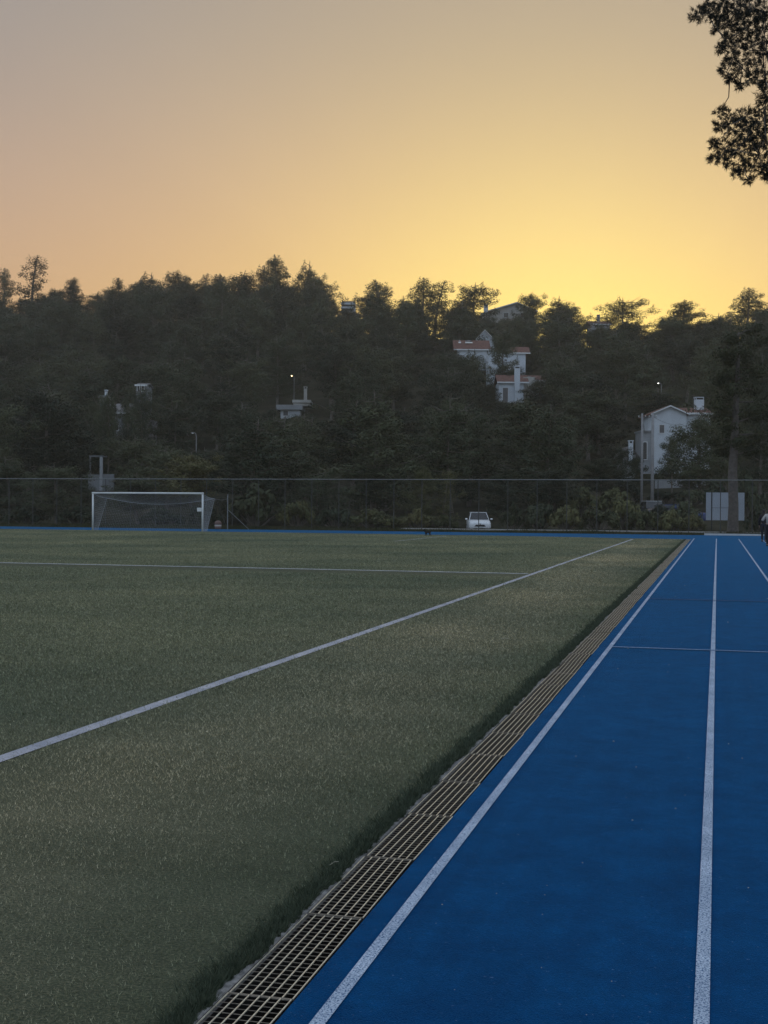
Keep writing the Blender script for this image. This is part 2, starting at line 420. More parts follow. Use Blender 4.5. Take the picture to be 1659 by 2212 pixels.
# verge weeds along the foot of the fence (nobody could count them)
n = 30000
X = rg.uniform(-64, 14, n); Yv = 84.75+np.abs(rg.normal(0, 2.6, n)); X = X
k = (Yv < 93) | (Yv > 94.7); X, Yv = X[k], Yv[k]
far = (X > -.9) & (Yv < 85.0); X, Yv = X[~far], Yv[~far]
clump = .5+.5*np.sin(X*.9)*np.sin(X*.37+1)
V = blades(X, Yv, rg.uniform(.05, .22, len(X))*(.4+.9*clump), .10, .6)
n = 16000
X2 = rg.uniform(-64, 14, n); Y2 = rg.uniform(94.8, 98.0, n)
V2 = blades(X2, Y2, rg.uniform(.05, .16, n), .12, .7)
V = np.concatenate([V, V2]).reshape(-1, 3)
V[:, 2] = np.where(V[:, 2] < 0, -.3, V[:, 2])
tag(link('verge_grass', npmesh('verge_grass', V, np.arange(len(V)).reshape(-1, 3), 'weeds')), kind='stuff')

# ------------------------------------------------------------------ chain link fence
FY, FH = 88.4, 3.62
fe = empty('chain_link_fence', (0, FY, 0), 'tall grey chain link fence with thin top rail behind the goal', 'fence')
MB().tube([(-66, 0, FH), (14, 0, FH)], .028, 8).build('top_rail', 'fence', fe)
w = MB(); st = .085; hh = FH-.05
a = -66-hh
def wire(mb, p, q, r=.0014):
    mb.tube([p, q], r, 3, False)
x = -66-hh
while x < 14:
    for sg in (1, -1):
        p0 = [x if sg > 0 else x+hh, 0.006*sg, .05]; p1 = [x+hh if sg > 0 else x, .006*sg, FH-.02]
        wire(w, p0, p1)
    x += st
w.build('wire_mesh', 'wire', fe)
pm = MB(); pm.tube([(0, .045, -.1), (0, .045, FH)], .030, 8); pst = None
xp = -65.4; k = 0
while xp < 14:
    if pst is None: pst = pm.build('post', 'fencepost', fe, loc=(xp, 0, 0))
    else:
        o = pst.copy(); col.objects.link(o); o.location = (xp, 0, 0)
    k += 1; xp += 2.05
for xb, d in ((-38.1, .55), (-36.0, .6), (-25.6, -.5)):
    MB().tube([(xb, .05, FH*.62), (xb+d, .9, 0)], .02, 6).build('brace', 'fencepost', fe)

# ------------------------------------------------------------------ goal
def pnt(px, py, Y): return at(px, py, Y)
gR = at(437.3, 1147, 76.5); gL = at(200.3, 1145.2, 76.5)
gl = empty('football_goal', (gL.x, 76.5, 0), 'white full size football goal with sagging net', 'goal')
GWd = gR.x-gL.x; GH = 2.44; r = .06
MB().tube([(0,0,0),(0,0,GH-r)], r, 12).build('goalpost', 'white', gl, True)
MB().tube([(GWd,0,0),(GWd,0,GH-r)], r, 12).build('goalpost', 'white', gl, True)
MB().tube([(-r,0,GH),(GWd+r,0,GH)], r, 12).build('crossbar', 'white', gl, True)
pl = MB().box(GWd-.36, GWd-.07, -.05, .03, 1.28, 1.52); pl.build('post_plate', 'white', gl)
net = MB()
def sag(u): return .42*4*u*(1-u)
def rear(u, v):                                   # u along the goal, v 0 top .. 1 ground
    zt = 2.10-sag(u)*.95; yt = 2.0-.3*math.sin(PI*u); 
    return Vector((u*GWd, yt+( .75-yt)*v, zt*(1-v)+.02))
def top(u, v):                                    # v 0 crossbar .. 1 rear edge
    a0 = Vector((u*GWd, .05, GH-.04)); b0 = rear(u, 0); p = a0.lerp(b0, v); p.z -= .10*4*v*(1-v)*.8; return p
def side(u, v):                                   # u front..rear, v top..bottom
    q = 0 if SD == 0 else 1
    a0 = Vector((q*GWd, .05, (GH-.04)*(1-v)+.02)); b0 = rear(q, v); p = a0.lerp(b0, u); p.z -= .06*4*u*(1-u)*(1-v); return p
def weave(fn, nu, nv, r=.0028):
    for i in range(nu+1): net.tube([fn(i/nu, j/6) for j in range(7)], r, 3, False)
    for j in range(nv+1): net.tube([fn(i/12, j/nv) for i in range(13)], r, 3, False)
weave(rear, 62, 18); weave(top, 62, 15)
for SD in (0, 1): weave(side, 15, 18, .0045)
net.tube([rear(i/16, 0) for i in range(17)], .011, 4)
for q in (0, 1):
    net.tube([rear(q, 0), rear(q, 1)], .010, 4); net.tube([top(q, i/6) for i in range(7)], .010, 4)
net.build('net', 'net', gl)
# stanchion that ties the net corner, with brace and cord
sp = at(491.5, 1142, 84.0); sp.z = 0
so = empty('net_stanchion', sp, 'thin upright steel pole with slanting brace right of the goal', 'pole')
MB().tube([(0,0,0),(0,0,2.45)], .035, 8).build('pole', 'fence', so)
MB().tube([(0,0,1.4),(1.25,.9,0)], .022, 6).build('brace', 'fence', so)
q = Vector((gR.x, 76.5, 0))+Vector((0, 2.0, 2.10))-sp
MB().tube([Vector((0,0,2.15)), (Vector((0,0,2.15))+q)/2-Vector((0,0,.08)), q], .006, 4).build('cord', 'net', so)

# small rounded bin
bp = at(471, 1141, 84.3); bp.z = 0
bo = empty('waste_bin', bp, 'small rounded reddish brown bin with pale band beside goal', 'bin')
MB().lathe([(.18,0),(.22,.05),(.23,.20)], 16).build('body', 'bin', bo, True)
MB().lathe([(.235,.20),(.24,.21),(.24,.30),(.235,.31)], 16).build('band', 'band', bo, True)
MB().lathe([(.232,.31),(.25,.36),(.245,.46),(.19,.55),(.09,.60),(.02,.61)], 16).build('lid', 'bin', bo, True)

# ------------------------------------------------------------------ car
def loft(sections, closed_ends=True):
    mb = MB(); n = len(sections[0]); vs = [p for s in sections for p in s]; fs = []
    for i in range(len(sections)-1):
        for k in range(n):
            a0 = i*n+k; a1 = i*n+(k+1) % n; fs.append((a0, a1, a1+n, a0+n))
    if closed_ends: fs += [tuple(range(n-1, -1, -1)), tuple(range(len(vs)-n, len(vs)))]
    return mb.add(vs, fs)
def make_car(name, loc, rz, paint, label, plate=True):
    """origin on the road under the front bumper; nose at y = 0, tail at y = 4.4"""
    c = empty(name, loc, label, 'car', None, rz)
    W = .90
    def sec(y, w, z0, zb, zt):                      # sill, belt and bonnet heights
        return [(-w*.86,y,z0),(w*.86,y,z0),(w,y,z0+.10),(w*1.0,y,zb-.10),(w*.94,y,zb),(w*.72,y,zt),(-w*.72,y,zt),(-w*.94,y,zb),(-w,y,zb-.10),(-w,y,z0+.10)]
    bd = loft([sec(.0,.66,.30,.70,.76), sec(.10,.82,.24,.80,.88), sec(.35,W,.21,.88,.97), sec(.95,W,.20,.96,1.03), sec(1.35,W,.20,1.0,1.06),
               sec(3.4,W,.20,1.04,1.07), sec(4.1,W*.98,.24,1.05,1.08), sec(4.4,W*.86,.34,.96,1.02)])
    b_ = bd.build('body', paint, c, True)
    mo = b_.modifiers.new('bevel', 'BEVEL'); mo.width = .03; mo.segments = 2
    def cs(y, w0, w1, z0, z1): return [(-w0,y,z0),(w0,y,z0),(w1,y,z1),(-w1,y,z1)]
    cab = MB()
    rw = .65
    cab.add([(-.83,1.2,1.03),(.83,1.2,1.03),(.83,4.15,1.05),(-.83,4.15,1.05),(-rw,2.05,1.62),(rw,2.05,1.62),(rw,3.75,1.62),(-rw,3.75,1.62)],
            [(0,3,2,1),(0,1,5,4),(1,2,6,5),(2,3,7,6),(3,0,4,7),(4,5,6,7)])
    cb = cab.build('cabin', paint, c); mo = cb.modifiers.new('bevel', 'BEVEL'); mo.width = .05; mo.segments = 3
    rf = MB().box(-rw-.02, rw+.02, 2.02, 3.85, 1.625, 1.66); o = rf.build('roof', 'carwhite' if paint == 'cargrey' else paint, c); mo = o.modifiers.new('bevel', 'BEVEL'); mo.width = .018; mo.segments = 2  # on the dark car the roof's bright reflection is put in as white
    # glass stands a few mm proud of the cabin
    def lerp(a, b_, t): return Vector(a).lerp(Vector(b_), t)
    def pane(nm, A, B, C_, D, out, m_='darkwin', e=.07):
        A, B, C_, D = map(Vector, (A, B, C_, D)); ctr = (A+B+C_+D)/4
        q = [v+(ctr-v).normalized()*e for v in (A, B, C_, D)]; out = Vector(out)*.012
        vs = [v+out for v in q]+[v-out*.5 for v in q]
        MB().add(vs, [(0,1,2,3),(7,6,5,4),(0,4,5,1),(1,5,6,2),(2,6,7,3),(3,7,4,0)]).build(nm, m_, c)
    pane('windshield', (-.83,1.2,1.03),(.83,1.2,1.03),(rw,2.05,1.62),(-rw,2.05,1.62),(0,-.57,.82))
    pane('rear_window', (.83,4.15,1.05),(-.83,4.15,1.05),(-rw,3.75,1.62),(rw,3.75,1.62),(0,.8,.57))
    for s in (-1, 1):
        x0, x1 = .83*s, rw*s; n_ = (s*.93, 0, .37)
        mid0, mid1 = 2.65, 2.70
        pane('side_window', (x0,1.45,1.04),(x0,mid0,1.045),(x1,mid1,1.60),(x1,2.10,1.60), n_, e=.06)
        pane('side_window', (x0,mid0+.08,1.045),(x0,3.9,1.05),(x1,3.65,1.60),(x1,mid1+.08,1.60), n_, e=.06)
        hd = MB().add([(s*.42,.045,.72),(s*.78,.10,.76),(s*.86,.30,.86),(s*.60,.12,.83),(s*.42,.12,.72),(s*.74,.2,.74),(s*.84,.4,.84),(s*.6,.25,.82)],
                      [(0,1,2,3),(4,7,6,5),(0,4,5,1),(1,5,6,2),(2,6,7,3),(3,7,4,0)])
        hd.build('headlight', 'lamp', c)
        mr = MB().ball((s*1.03,1.58,1.10),(.11,.07,.075), 10, 6).build('mirror', paint, c, True)
        MB().tube([(s*.84,1.60,1.04),(s*.98,1.59,1.08)], .02, 6).build('mirror_arm', 'black', mr)
        MB().add([(s*.50,.02,.36),(s*.72,.06,.36),(s*.70,.05,.52),(s*.52,.01,.44),(s*.5,.12,.36),(s*.72,.16,.36),(s*.7,.15,.52),(s*.52,.1,.44)],
                 [(0,1,2,3),(7,6,5,4),(0,4,5,1),(1,5,6,2),(2,6,7,3),(3,7,4,0)]).build('side_vent', 'black', c)
        for yw in (.92, 3.48):
            wh = empty_part('wheel', c, (s*.80, yw, .35))
            MB().tube([(-.115,0,0),(-.10,0,0),(.10,0,0),(.115,0,0)], [.30,.345,.345,.30], 22).build('tyre', 'rubber', wh, True)
            MB().tube([(s*.06,0,0),(s*.122,0,0)], [.235,.215], 10).build('rim', 'rim', wh)
    MB().prism([(-.46,.50),(.46,.50),(.34,.66),(-.34,.66)], -.012, .12).build('grille', 'black', c)
    MB().prism([(-.50,.30),(.50,.30),(.46,.40),(-.46,.40)], .0, .14).build('lower_intake', 'black', c)
    MB().lathe([(.055,0),(.06,.01),(.05,.02)], 16, mx=Matrix.Translation((0,-.002,.715)) @ Matrix.Rotation(PI/2, 4, 'X')).build('badge', 'chrome', c)
    if plate: MB().box(-.26,.26,-.03,.01,.42,.50).build('number_plate', 'white', c)
    return c
def empty_part(name, parent, loc):
    o = bpy.data.objects.new(name, None); col.objects.link(o); o.parent = parent; o.location = loc; return o
cp = at(1038, 1141, 101.6)
make_car('white_suv', (cp.x, 101.4, -.38), math.radians(14), 'carwhite', 'white suv facing the pitch, standing behind the fence')
q = at(1421, 1085, 108.2); make_car('parked_car', (q.x+.2, 107.4, .66), math.radians(16), 'cargrey', 'dark car with bright roof edge, parked behind the bushes')
q = at(1470, 1085, 109.5); make_car('parked_car', (q.x+2.4, 109.8, .40), math.radians(86), 'carblue', 'dark blue car half hidden on the grass bank')

# ------------------------------------------------------------------ people and dog
def skinmesh(name, joints, edges, mtl, parent, sub=1, loc=(0,0,0)):
    names = list(joints); me = bpy.data.meshes.new(name)
    me.from_pydata([joints[k][:3] for k in names], [(names.index(a), names.index(b_)) for a, b_ in edges], [])
    me.materials.append(MT[mtl]); o = link(name, me, parent, loc)
    o.modifiers.new('skin', 'SKIN')
    sv = me.skin_vertices[0].data if me.skin_vertices else None
    if sv is None:
        bm = bmesh.new(); bm.from_mesh(me); bm.verts.layers.skin.verify(); bm.to_mesh(me); bm.free(); sv = me.skin_vertices[0].data
    for i, k in enumerate(names):
        r_ = joints[k][3]; sv[i].radius = r_ if hasattr(r_, '__len__') else (r_, r_); sv[i].use_root = (i == 0)
    s = o.modifiers.new('smooth', 'SUBSURF'); s.levels = sub; s.render_levels = sub
    o.modifiers['skin'].use_smooth_shade = True
    return o
def person(loc, rz, H, label, top_m, leg_m, hair_m, stride=.16, arms=None, longhair=False, extra=None):
    p = empty('person', loc, label, 'person', None, rz); k = H/1.72
    J = {}
    def j(n_, x, y, z, r_): J[n_] = (x*k, y*k, z*k, (r_[0]*k, r_[1]*k) if hasattr(r_, '__len__') else r_*k)
    j('pelvis', 0,0,.93,(.15,.11)); j('waist', 0,0,1.06,(.135,.10)); j('chest', 0,-.01,1.28,(.165,.115)); j('neckb', 0,0,1.44,.06); j('neck', 0,-.01,1.50,.052)
    j('jaw', 0,-.035,1.56,(.062,.07)); j('skull', 0,-.015,1.64,(.078,.09)); j('crown', 0,-.005,1.685,.055)
    E_ = [('pelvis','waist'),('waist','chest'),('chest','neckb'),('neckb','neck'),('neck','jaw'),('jaw','skull'),('skull','crown')]
    A = arms or {-1: ((-.235,.03,1.12),(-.25,-.07,.88)), 1: ((.235,.03,1.12),(.25,-.07,.88))}
    for s in (-1, 1):
        st_ = stride*s
        j('sh%d' % s, .175*s,0,1.40,.062); el, wr = A[s]
        j('el%d' % s, *el, .042); j('wr%d' % s, *wr, .028)
        d = (Vector(wr)-Vector(el)).normalized(); pm_ = Vector(wr)+d*.06; j('palm%d' % s, *pm_, (.036,.020))
        E_ += [('chest','sh%d' % s),('sh%d' % s,'el%d' % s),('el%d' % s,'wr%d' % s),('wr%d' % s,'palm%d' % s)]
        lat = d.cross(Vector((1,0,0))).normalized()
        if lat.length < .1: lat = Vector((0,1,0))
        for f in range(4):
            b0 = pm_+d*.035+lat*(.027-.018*f); L_ = (.07,.08,.075,.058)[f]
            j('k%d_%d' % (s, f), *(b0+d*L_*.45), .0095); j('t%d_%d' % (s, f), *(b0+d*L_*.9+Vector((-.015*s,0,0))), .0075)
            E_ += [('palm%d' % s,'k%d_%d' % (s, f)),('k%d_%d' % (s, f),'t%d_%d' % (s, f))]
        tb = Vector(wr)+d*.035+lat*.045
        j('th%d' % s, *tb, .011); j('tt%d' % s, *(tb+d*.04+lat*.012), .009); E_ += [('palm%d' % s,'th%d' % s),('th%d' % s,'tt%d' % s)]
        j('hip%d' % s, .095*s,0,.88,.088); j('kn%d' % s, .10*s,-st_*.55-.02,.49,.058); j('an%d' % s, .10*s,-st_*.9+.02,.085,.038); j('toe%d' % s, .115*s,-st_*.9-.13,.035,.034)
        E_ += [('pelvis','hip%d' % s),('hip%d' % s,'kn%d' % s),('kn%d' % s,'an%d' % s),('an%d' % s,'toe%d' % s)]
    skinmesh('body', J, E_, 'skin', p)
    def shell(nm, keys, edges, m_, g):
        JJ = {}
        for q in keys:
            v = J[q]; r_ = v[3]; JJ[q] = (*v[:3], tuple(a+g for a in r_) if hasattr(r_, '__len__') else r_+g)
        return skinmesh(nm, JJ, [e for e in edges if e[0] in JJ and e[1] in JJ], m_, p)
    shell('jacket' if top_m == 'jacket' else 'jumper', ['pelvis','waist','chest','neckb']+['%s%d' % (a, s) for a in ('sh','el','wr') for s in (-1,1)], E_, top_m, .020*k)
    shell('trousers', ['pelvis', 'waist']+['%s%d' % (a, s) for a in ('hip','kn','an') for s in (-1,1)], E_, leg_m, .014*k)
    for s in (-1, 1):
        a_, t_ = Vector(J['an%d' % s][:3]), Vector(J['toe%d' % s][:3])
        MB().ball((0,0,0), (.05*k,.145*k,.052*k), 12, 7, mx=Matrix.Translation(((a_.x+t_.x)/2, (a_.y+t_.y)/2, .05*k))).build('shoe', 'shoe', p, True)
    hr = MB().ball((0, .012*k, 1.665*k), (.093*k, .108*k, .088*k), 16, 9)
    hr.ball((0, .06*k, 1.60*k), (.085*k, .055*k, .09*k), 12, 7)
    if longhair: hr.ball((0, .075*k, 1.46*k), (.09*k, .045*k, .16*k), 12, 7)
    hr.build('hair', hair_m, p, True)
    fc = MB().ball((0, -.118*k, 1.60*k), (.014*k,.022*k,.022*k), 8, 6)
    for s in (-1, 1): fc.ball((s*.082*k, .0, 1.605*k), (.012*k,.022*k,.032*k), 8, 6)
    fc.build('nose_and_ears', 'skin', p, True)
    ey = MB()
    for s in (-1, 1): ey.ball((s*.031*k, -.094*k, 1.635*k), (.013*k,.008*k,.007*k), 8, 5)
    ey.ball((0, -.098*k, 1.556*k), (.024*k,.008*k,.006*k), 8, 5); ey.build('eyes_and_mouth', 'cone', p, True)
    return p
p1 = at(1651.5, 1171, 68)
person((p1.x, 69.2, 0), math.radians(170), 1.66, 'person in dark jacket and dark trousers with dark hair, walking away along the track', 'jacket', 'trousers', 'hair', .13, longhair=True)
q = at(1663, 1100, 61.0); person((q.x, 61.0, 0), math.radians(178), 1.74, 'person in pale jumper cut off by the right edge of the photo', 'jumper', 'blackcloth', 'hair', .10,
       arms={1: ((.33,.06,1.16),(.16,-.14,1.34)), -1: ((-.235,.03,1.12),(-.25,-.07,.88))})

dg = at(923, 1157.6, 72)
do = empty('dog', (dg.x, 72, 0), 'small black dog standing on the turf before the blue strip', 'dog', None, math.radians(20))
J = {'chest': (-.06,0,.235,(.070,.062)), 'belly': (.05,0,.235,(.056,.050)), 'rump': (.15,0,.235,(.060,.055)), 'tail0': (.20,0,.26,.018), 'tail1': (.25,0,.33,.012), 'tail2': (.255,0,.39,.007),
     'neck': (-.14,0,.29,.042), 'head': (-.19,0,.345,.048), 'muz': (-.235,0,.33,.024), 'nose': (-.262,0,.322,.015)}
E_ = [('chest','belly'),('belly','rump'),('rump','tail0'),('tail0','tail1'),('tail1','tail2'),('chest','neck'),('neck','head'),('head','muz'),('muz','nose')]
for s in (-1, 1):
    o_ = .025*s
    J.update({'fs%d' % s: (-.075+o_,.045*s,.17,.032), 'fk%d' % s: (-.07+o_*1.6,.045*s,.085,.018), 'fp%d' % s: (-.08+o_*2,.045*s,.018,.018),
              'hs%d' % s: (.155,.042*s,.17,.040), 'hk%d' % s: (.135-o_,.045*s,.115,.024), 'hh%d' % s: (.185-o_,.045*s,.07,.015), 'hp%d' % s: (.165-o_*1.5,.045*s,.017,.018)})
    J.update({'ear%d' % s: (-.175,.03*s,.395,.014), 'et%d' % s: (-.17,.038*s,.425,.006)})
    E_ += [('chest','fs%d' % s),('fs%d' % s,'fk%d' % s),('fk%d' % s,'fp%d' % s),('rump','hs%d' % s),('hs%d' % s,'hk%d' % s),('hk%d' % s,'hh%d' % s),('hh%d' % s,'hp%d' % s),('head','ear%d' % s),('ear%d' % s,'et%d' % s)]
skinmesh('body', J, E_, 'fur', do)

# ------------------------------------------------------------------ trees
def leaves(C, r, n, size, rgn, flat=.75, ratio=.45, oc=None):
    """n needle tufts scattered through an ellipsoid"""
    d = rgn.normal(size=(n, 3)); d /= np.linalg.norm(d, axis=1)[:, None]
    rad = r*rgn.uniform(.25, 1, n)**.55
    P = d*rad[:, None]; P[:, 2] *= flat; P += C
    o = P-(oc if oc is not None else C); o /= np.linalg.norm(o, axis=1)[:, None]+1e-6
    nr = .95*d+.45*o+rgn.normal(size=(n, 3))*.38; nr[:, 2] += .30; nr /= np.linalg.norm(nr, axis=1)[:, None]
    a = np.cross(nr, rgn.normal(size=(n, 3))); a /= np.linalg.norm(a, axis=1)[:, None]
    b_ = np.cross(nr, a)
    s = size*rgn.uniform(.6, 1.35, n)[:, None]
    w_ = s*ratio
    return np.stack([P-a*s*.5, P+b_*w_*.5, P+a*s*.55, P-b_*w_*.5], 1)
def pine_proto(seed, H, W, prof, nl, size, base=.22, lean=0., nleaf=95):
    rn = random.Random(seed); rgn = np.random.default_rng(seed)
    tk = MB(); Q = []
    sx, sy = rn.uniform(-.5, .5)+lean, rn.uniform(-.4, .4)
    def tr_(t): return Vector((sx*t*t+.25*math.sin(t*3+seed), sy*t*t+.2*math.sin(t*4+seed*2), H*t))
    o0 = tr_(0)
    tr2 = lambda t: tr_(t)-Vector((o0.x, o0.y, 0))
    tk.tube([tr2(t/8) for t in range(9)], [.19*(1-t/8)**.8*H/12+.03 for t in range(9)], 7)
    for i in range(nl):
        t = base+(1-base)*((i+.5)/nl)**.9
        w_ = prof((t-base)/(1-base))*W/2*rn.uniform(.55, 1.15)
        az = i*2.4+rn.uniform(-.5, .5); p0 = tr2(t*.96)
        rise = rn.uniform(.10, .55)*w_
        tip = p0+Vector((math.cos(az)*w_, math.sin(az)*w_, rise)); mid_ = p0.lerp(tip, .5)+Vector((0, 0, -.12*w_))
        tk.tube([p0, mid_, tip], [.05, .035, .012], 4, False)
        for f in ((.30, .62, 1.0) if w_ > 2 else (.45, 1.0) if w_ > 1 else (.8,)):
            c_ = p0.lerp(tip, f)+Vector((rn.uniform(-.3, .3), rn.uniform(-.3, .3), rn.uniform(-.15, .35)))
            r_ = rn.uniform(.55, 1.0)*(.62+.10*W)*(.72 if f == 1.0 else 1)
            Q.append(leaves(np.array(c_), r_, int(nleaf*r_**1.7)+8, size, rgn, .74, oc=np.array(tr2(.30*t+.18))))
        if rn.random() < .45:                        # an upright shoot at the branch end
            for q in range(3): Q.append(leaves(np.array(tip)+[rn.uniform(-.1, .1), 0, .3+.38*q], .42-.09*q, 20-4*q, size*.85, rgn, 1.2))
    for q in range(5): Q.append(leaves(np.array(tr2(.93+.022*q)), .62-.1*q, 34-5*q, size*.85, rgn, 1.3))
    V = np.concatenate(Q).reshape(-1, 3)
    V[:, 2] *= H/V[:, 2].max(); rad = np.percentile(np.hypot(V[:, 0]-V[:, 0].mean(), V[:, 1]-V[:, 1].mean()), 96)
    V[:, :2] *= W/2/rad
    tm = bpy.data.meshes.new('trunk'); tm.from_pydata([(x*W/2/rad, y*W/2/rad, z) for x, y, z in tk.v], [], tk.f); tm.materials.append(MT['bark'])
    return tm, V
def dome(t): return .80+.35*t if t < .45 else .96*(1-(t-.45)/.62)**.62
def cone_(t): return 1.0*(1-t)**.85+.05
def broad(t): return math.sqrt(max(0.02, 1-(1.25*t-.35)**2))*.95
def irr(t): return (.95-.72*t)*(.78+.30*math.sin(t*15+1))+.10
def spire(t): return .92-.15*t if t < .5 else .84*(1-(t-.5)/.56)**.9+.05
PR = []
for i, (pf, H, W, nl, ln) in enumerate([(dome,12,7.5,29,0),(spire,13,6.8,30,.4),(broad,11,8.5,26,0),(dome,12,6.8,26,-.7),(spire,13,7.2,30,-.3),(cone_,12,5.2,32,0),(broad,12,7.6,26,.5),(irr,13,6.2,24,1.2)]):
    tm, V = pine_proto(11+i*7, H, W, pf, nl, (.23), (.07 if pf is not broad else .15) if i not in (3, 6) else .36, ln, nleaf=175 if pf is not irr else 120)
    cm = npmesh('crown', V, np.arange(len(V)).reshape(-1, 4), 'pine')
    PR.append((tm, cm, H, W))
def tree(kind, X, Y, z, h, w, rz, label, group, name='pine_tree', leafm=None):
    tm, cm, H, W = PR[kind]
    o = empty(name, (X, Y, z), label, 'tree', group, rz); o.scale = (w/W, w/W, h/H)
    link('trunk', tm, o); c_ = link('crown', cm, o)
    if leafm:
        c_.material_slots[0].link = 'OBJECT'; c_.material_slots[0].material = MT[leafm]
    return o

# pixel windows that the wood leaves open: x0, x1, y0, y1, distance of what stands there
WIN = [(1076,1130,795,856,205),(1056,1137,746,794,222),(996,1056,722,752,232),(1046,1152,652,680,290),(738,768,647,667,300),
       (602,668,834,890,190),(246,266,894,912,150),(218,228,845,852,152),(300,313,832,839,154),(1280,1318,676,704,296),
       (1386,1474,860,1052,158),(1484,1533,852,884,158),(1358,1369,953,970,150),(1404,1500,1035,1090,158),(215,222,992,1030,120),(625,637,806,818,192),(1417,1429,822,834,175),
       (414,422,933,958,126),(292,320,923,929,150)]
def fit(X, Y, z, h, w, slack=6):
    px, py, d = proj((X, Y, z)); hw = w/2*FPX/d*.78
    for x0, x1, y0, y1, Yh in WIN:
        if Y < Yh+5 and px+hw > x0 and px-hw < x1:
            tp = py-h*FPX/d
            if tp < y1-slack+R.uniform(-3, 9) and py > y0:
                hn = (py-(y1+R.uniform(-4, 8)))*d/FPX
                h = min(h, hn)
    return h
SKY = [(2,578,268,1,5.5,'thin pine at the left edge of the skyline'),(76,553,262,7,7,'tall ragged pine leaning left, high on the left skyline'),(118,622,276,2,7,'low rounded pine right of the tall leaning one on the skyline'),
       (160,598,280,5,3.6,'small narrow pine with bushy head on the left skyline'),(205,634,282,3,7,'low pine in the dip of the left skyline'),(257,600,270,5,4.4,'slim pointed cone shaped pine on the left skyline'),
       (320,588,274,0,8.5,'broad dense pine right of the cone shaped one on the skyline'),(384,588,284,6,7.5,'pine with feathery tip left of the thin see-through one'),(444,590,290,7,4.2,'thin see-through pine on the left skyline'),
       (503,583,276,3,8.5,'wide dark pine left of the highest clump on the skyline'),(560,572,286,1,7.5,'left shoulder pine of the highest clump on the skyline'),(597,552,278,4,7,'highest pine of the skyline with pointed spire'),
       (662,563,272,0,7.6,'tall dense pine right of the highest spire on the skyline'),(706,640,284,2,6,'low pine left of the balcony building on the skyline'),(786,634,284,3,6,'small pine right of the balcony building on the skyline'),
       (830,604,276,4,8,'spired pine between the balcony building and the twin topped pine'),(905,598,272,1,8,'left half of the twin topped pine clump on the skyline'),(950,606,277,7,6.5,'right half of the twin topped pine clump on the skyline'),
       (1030,610,282,2,8.4,'rounded open pine left of the gabled house on the skyline'),(1152,630,286,6,5.5,'small bright edged pine right of the gabled house on the skyline'),(1210,640,278,0,8,'dark pine under the brightest part of the sky'),
       (1246,652,276,3,6.5,'narrow topped pine right of the dark one under the glow'),(1350,642,274,2,8.5,'round bushy pine right of the chimney on the skyline'),(1408,716,268,6,6,'lowest pine in the dip of the right skyline'),
       (1466,650,270,4,8.4,'pine with pointed head right of the skyline dip'),(1520,690,276,0,8,'flat low pine on the right skyline'),(1556,678,272,3,6,'small pine left of the tall pine on the right skyline'),
       (1606,620,262,1,8,'tall pine with stepped top on the right skyline'),(1652,660,268,2,7,'pine cut by the right edge of the skyline')]
for px, py, Y, kd, w, lab in SKY:
    tp = at(px, py, Y); g_ = hill(tp.x, Y)
    tree(kd, tp.x-(.9 if kd == 7 else 0), Y, g_-.3, tp.z-g_+.3, w*1.45, R.uniform(-.4, .4) if kd in (1, 7) else R.uniform(0, 6.28), lab, 'pines on the skyline')
# the wood itself
cnt = 0
Y = 294.0; row = 0
while Y > 107:
    stp = 10.0 if Y > 150 else 9.2
    X = -.64*Y-3; X += (row % 2)*stp/2
    while X < .06*Y+4:
        x_, y_ = X+R.uniform(-2.2, 2.2), Y+R.uniform(-3.5, 3.5)
        z = hill(x_, y_); h = R.uniform(9.5, 13.5); w = R.uniform(7.2, 9.8)
        if y_ > 225: h = R.uniform(12, 18); w = R.uniform(8, 11)
        left = x_ < -.36*y_
        if left and y_ < 150: h *= 1.15
        px, py, d = proj((x_, y_, z))
        if px+w/2*FPX/d < -40 or px-w/2*FPX/d > 1700: h = 0            # well outside the frame
        if px > 1375 and y_ < 158: h = min(h, 0)
        if y_ < 112.5 and 950 < px: h *= .0
        # stay under the skyline
        lim = float(np.interp(px, [0,60,110,260,310,450,700,740,980,1060,1240,1390,1410,1440,1700], [640,650,626,632,596,590,582,660,638,672,664,676,722,680,664]))
        if y_ > 225: lim += R.gauss(0, 14)+(14 if y_ > 284 else -6)
        if py-h*FPX/d < lim: h = (py-lim-R.uniform(0, 40)*(1 if y_ > 225 else 1.6))*d/FPX
        h = fit(x_, y_, z, h, w)
        if h > 3.2:
            w = min(w, h*.95)
            tree(R.choice([0, 0, 1, 2, 2, 3, 4, 6, 6]), x_, y_, z-.3, h, w, R.uniform(0, 6.28), 'dark pine crowded in the wooded hillside below the skyline', 'pines crowding the wooded hillside')
            cnt += 1
        X += stp*(.82 if Y > 262 else 1)
    Y -= 8.2 if Y > 255 else 10.4; row += 1

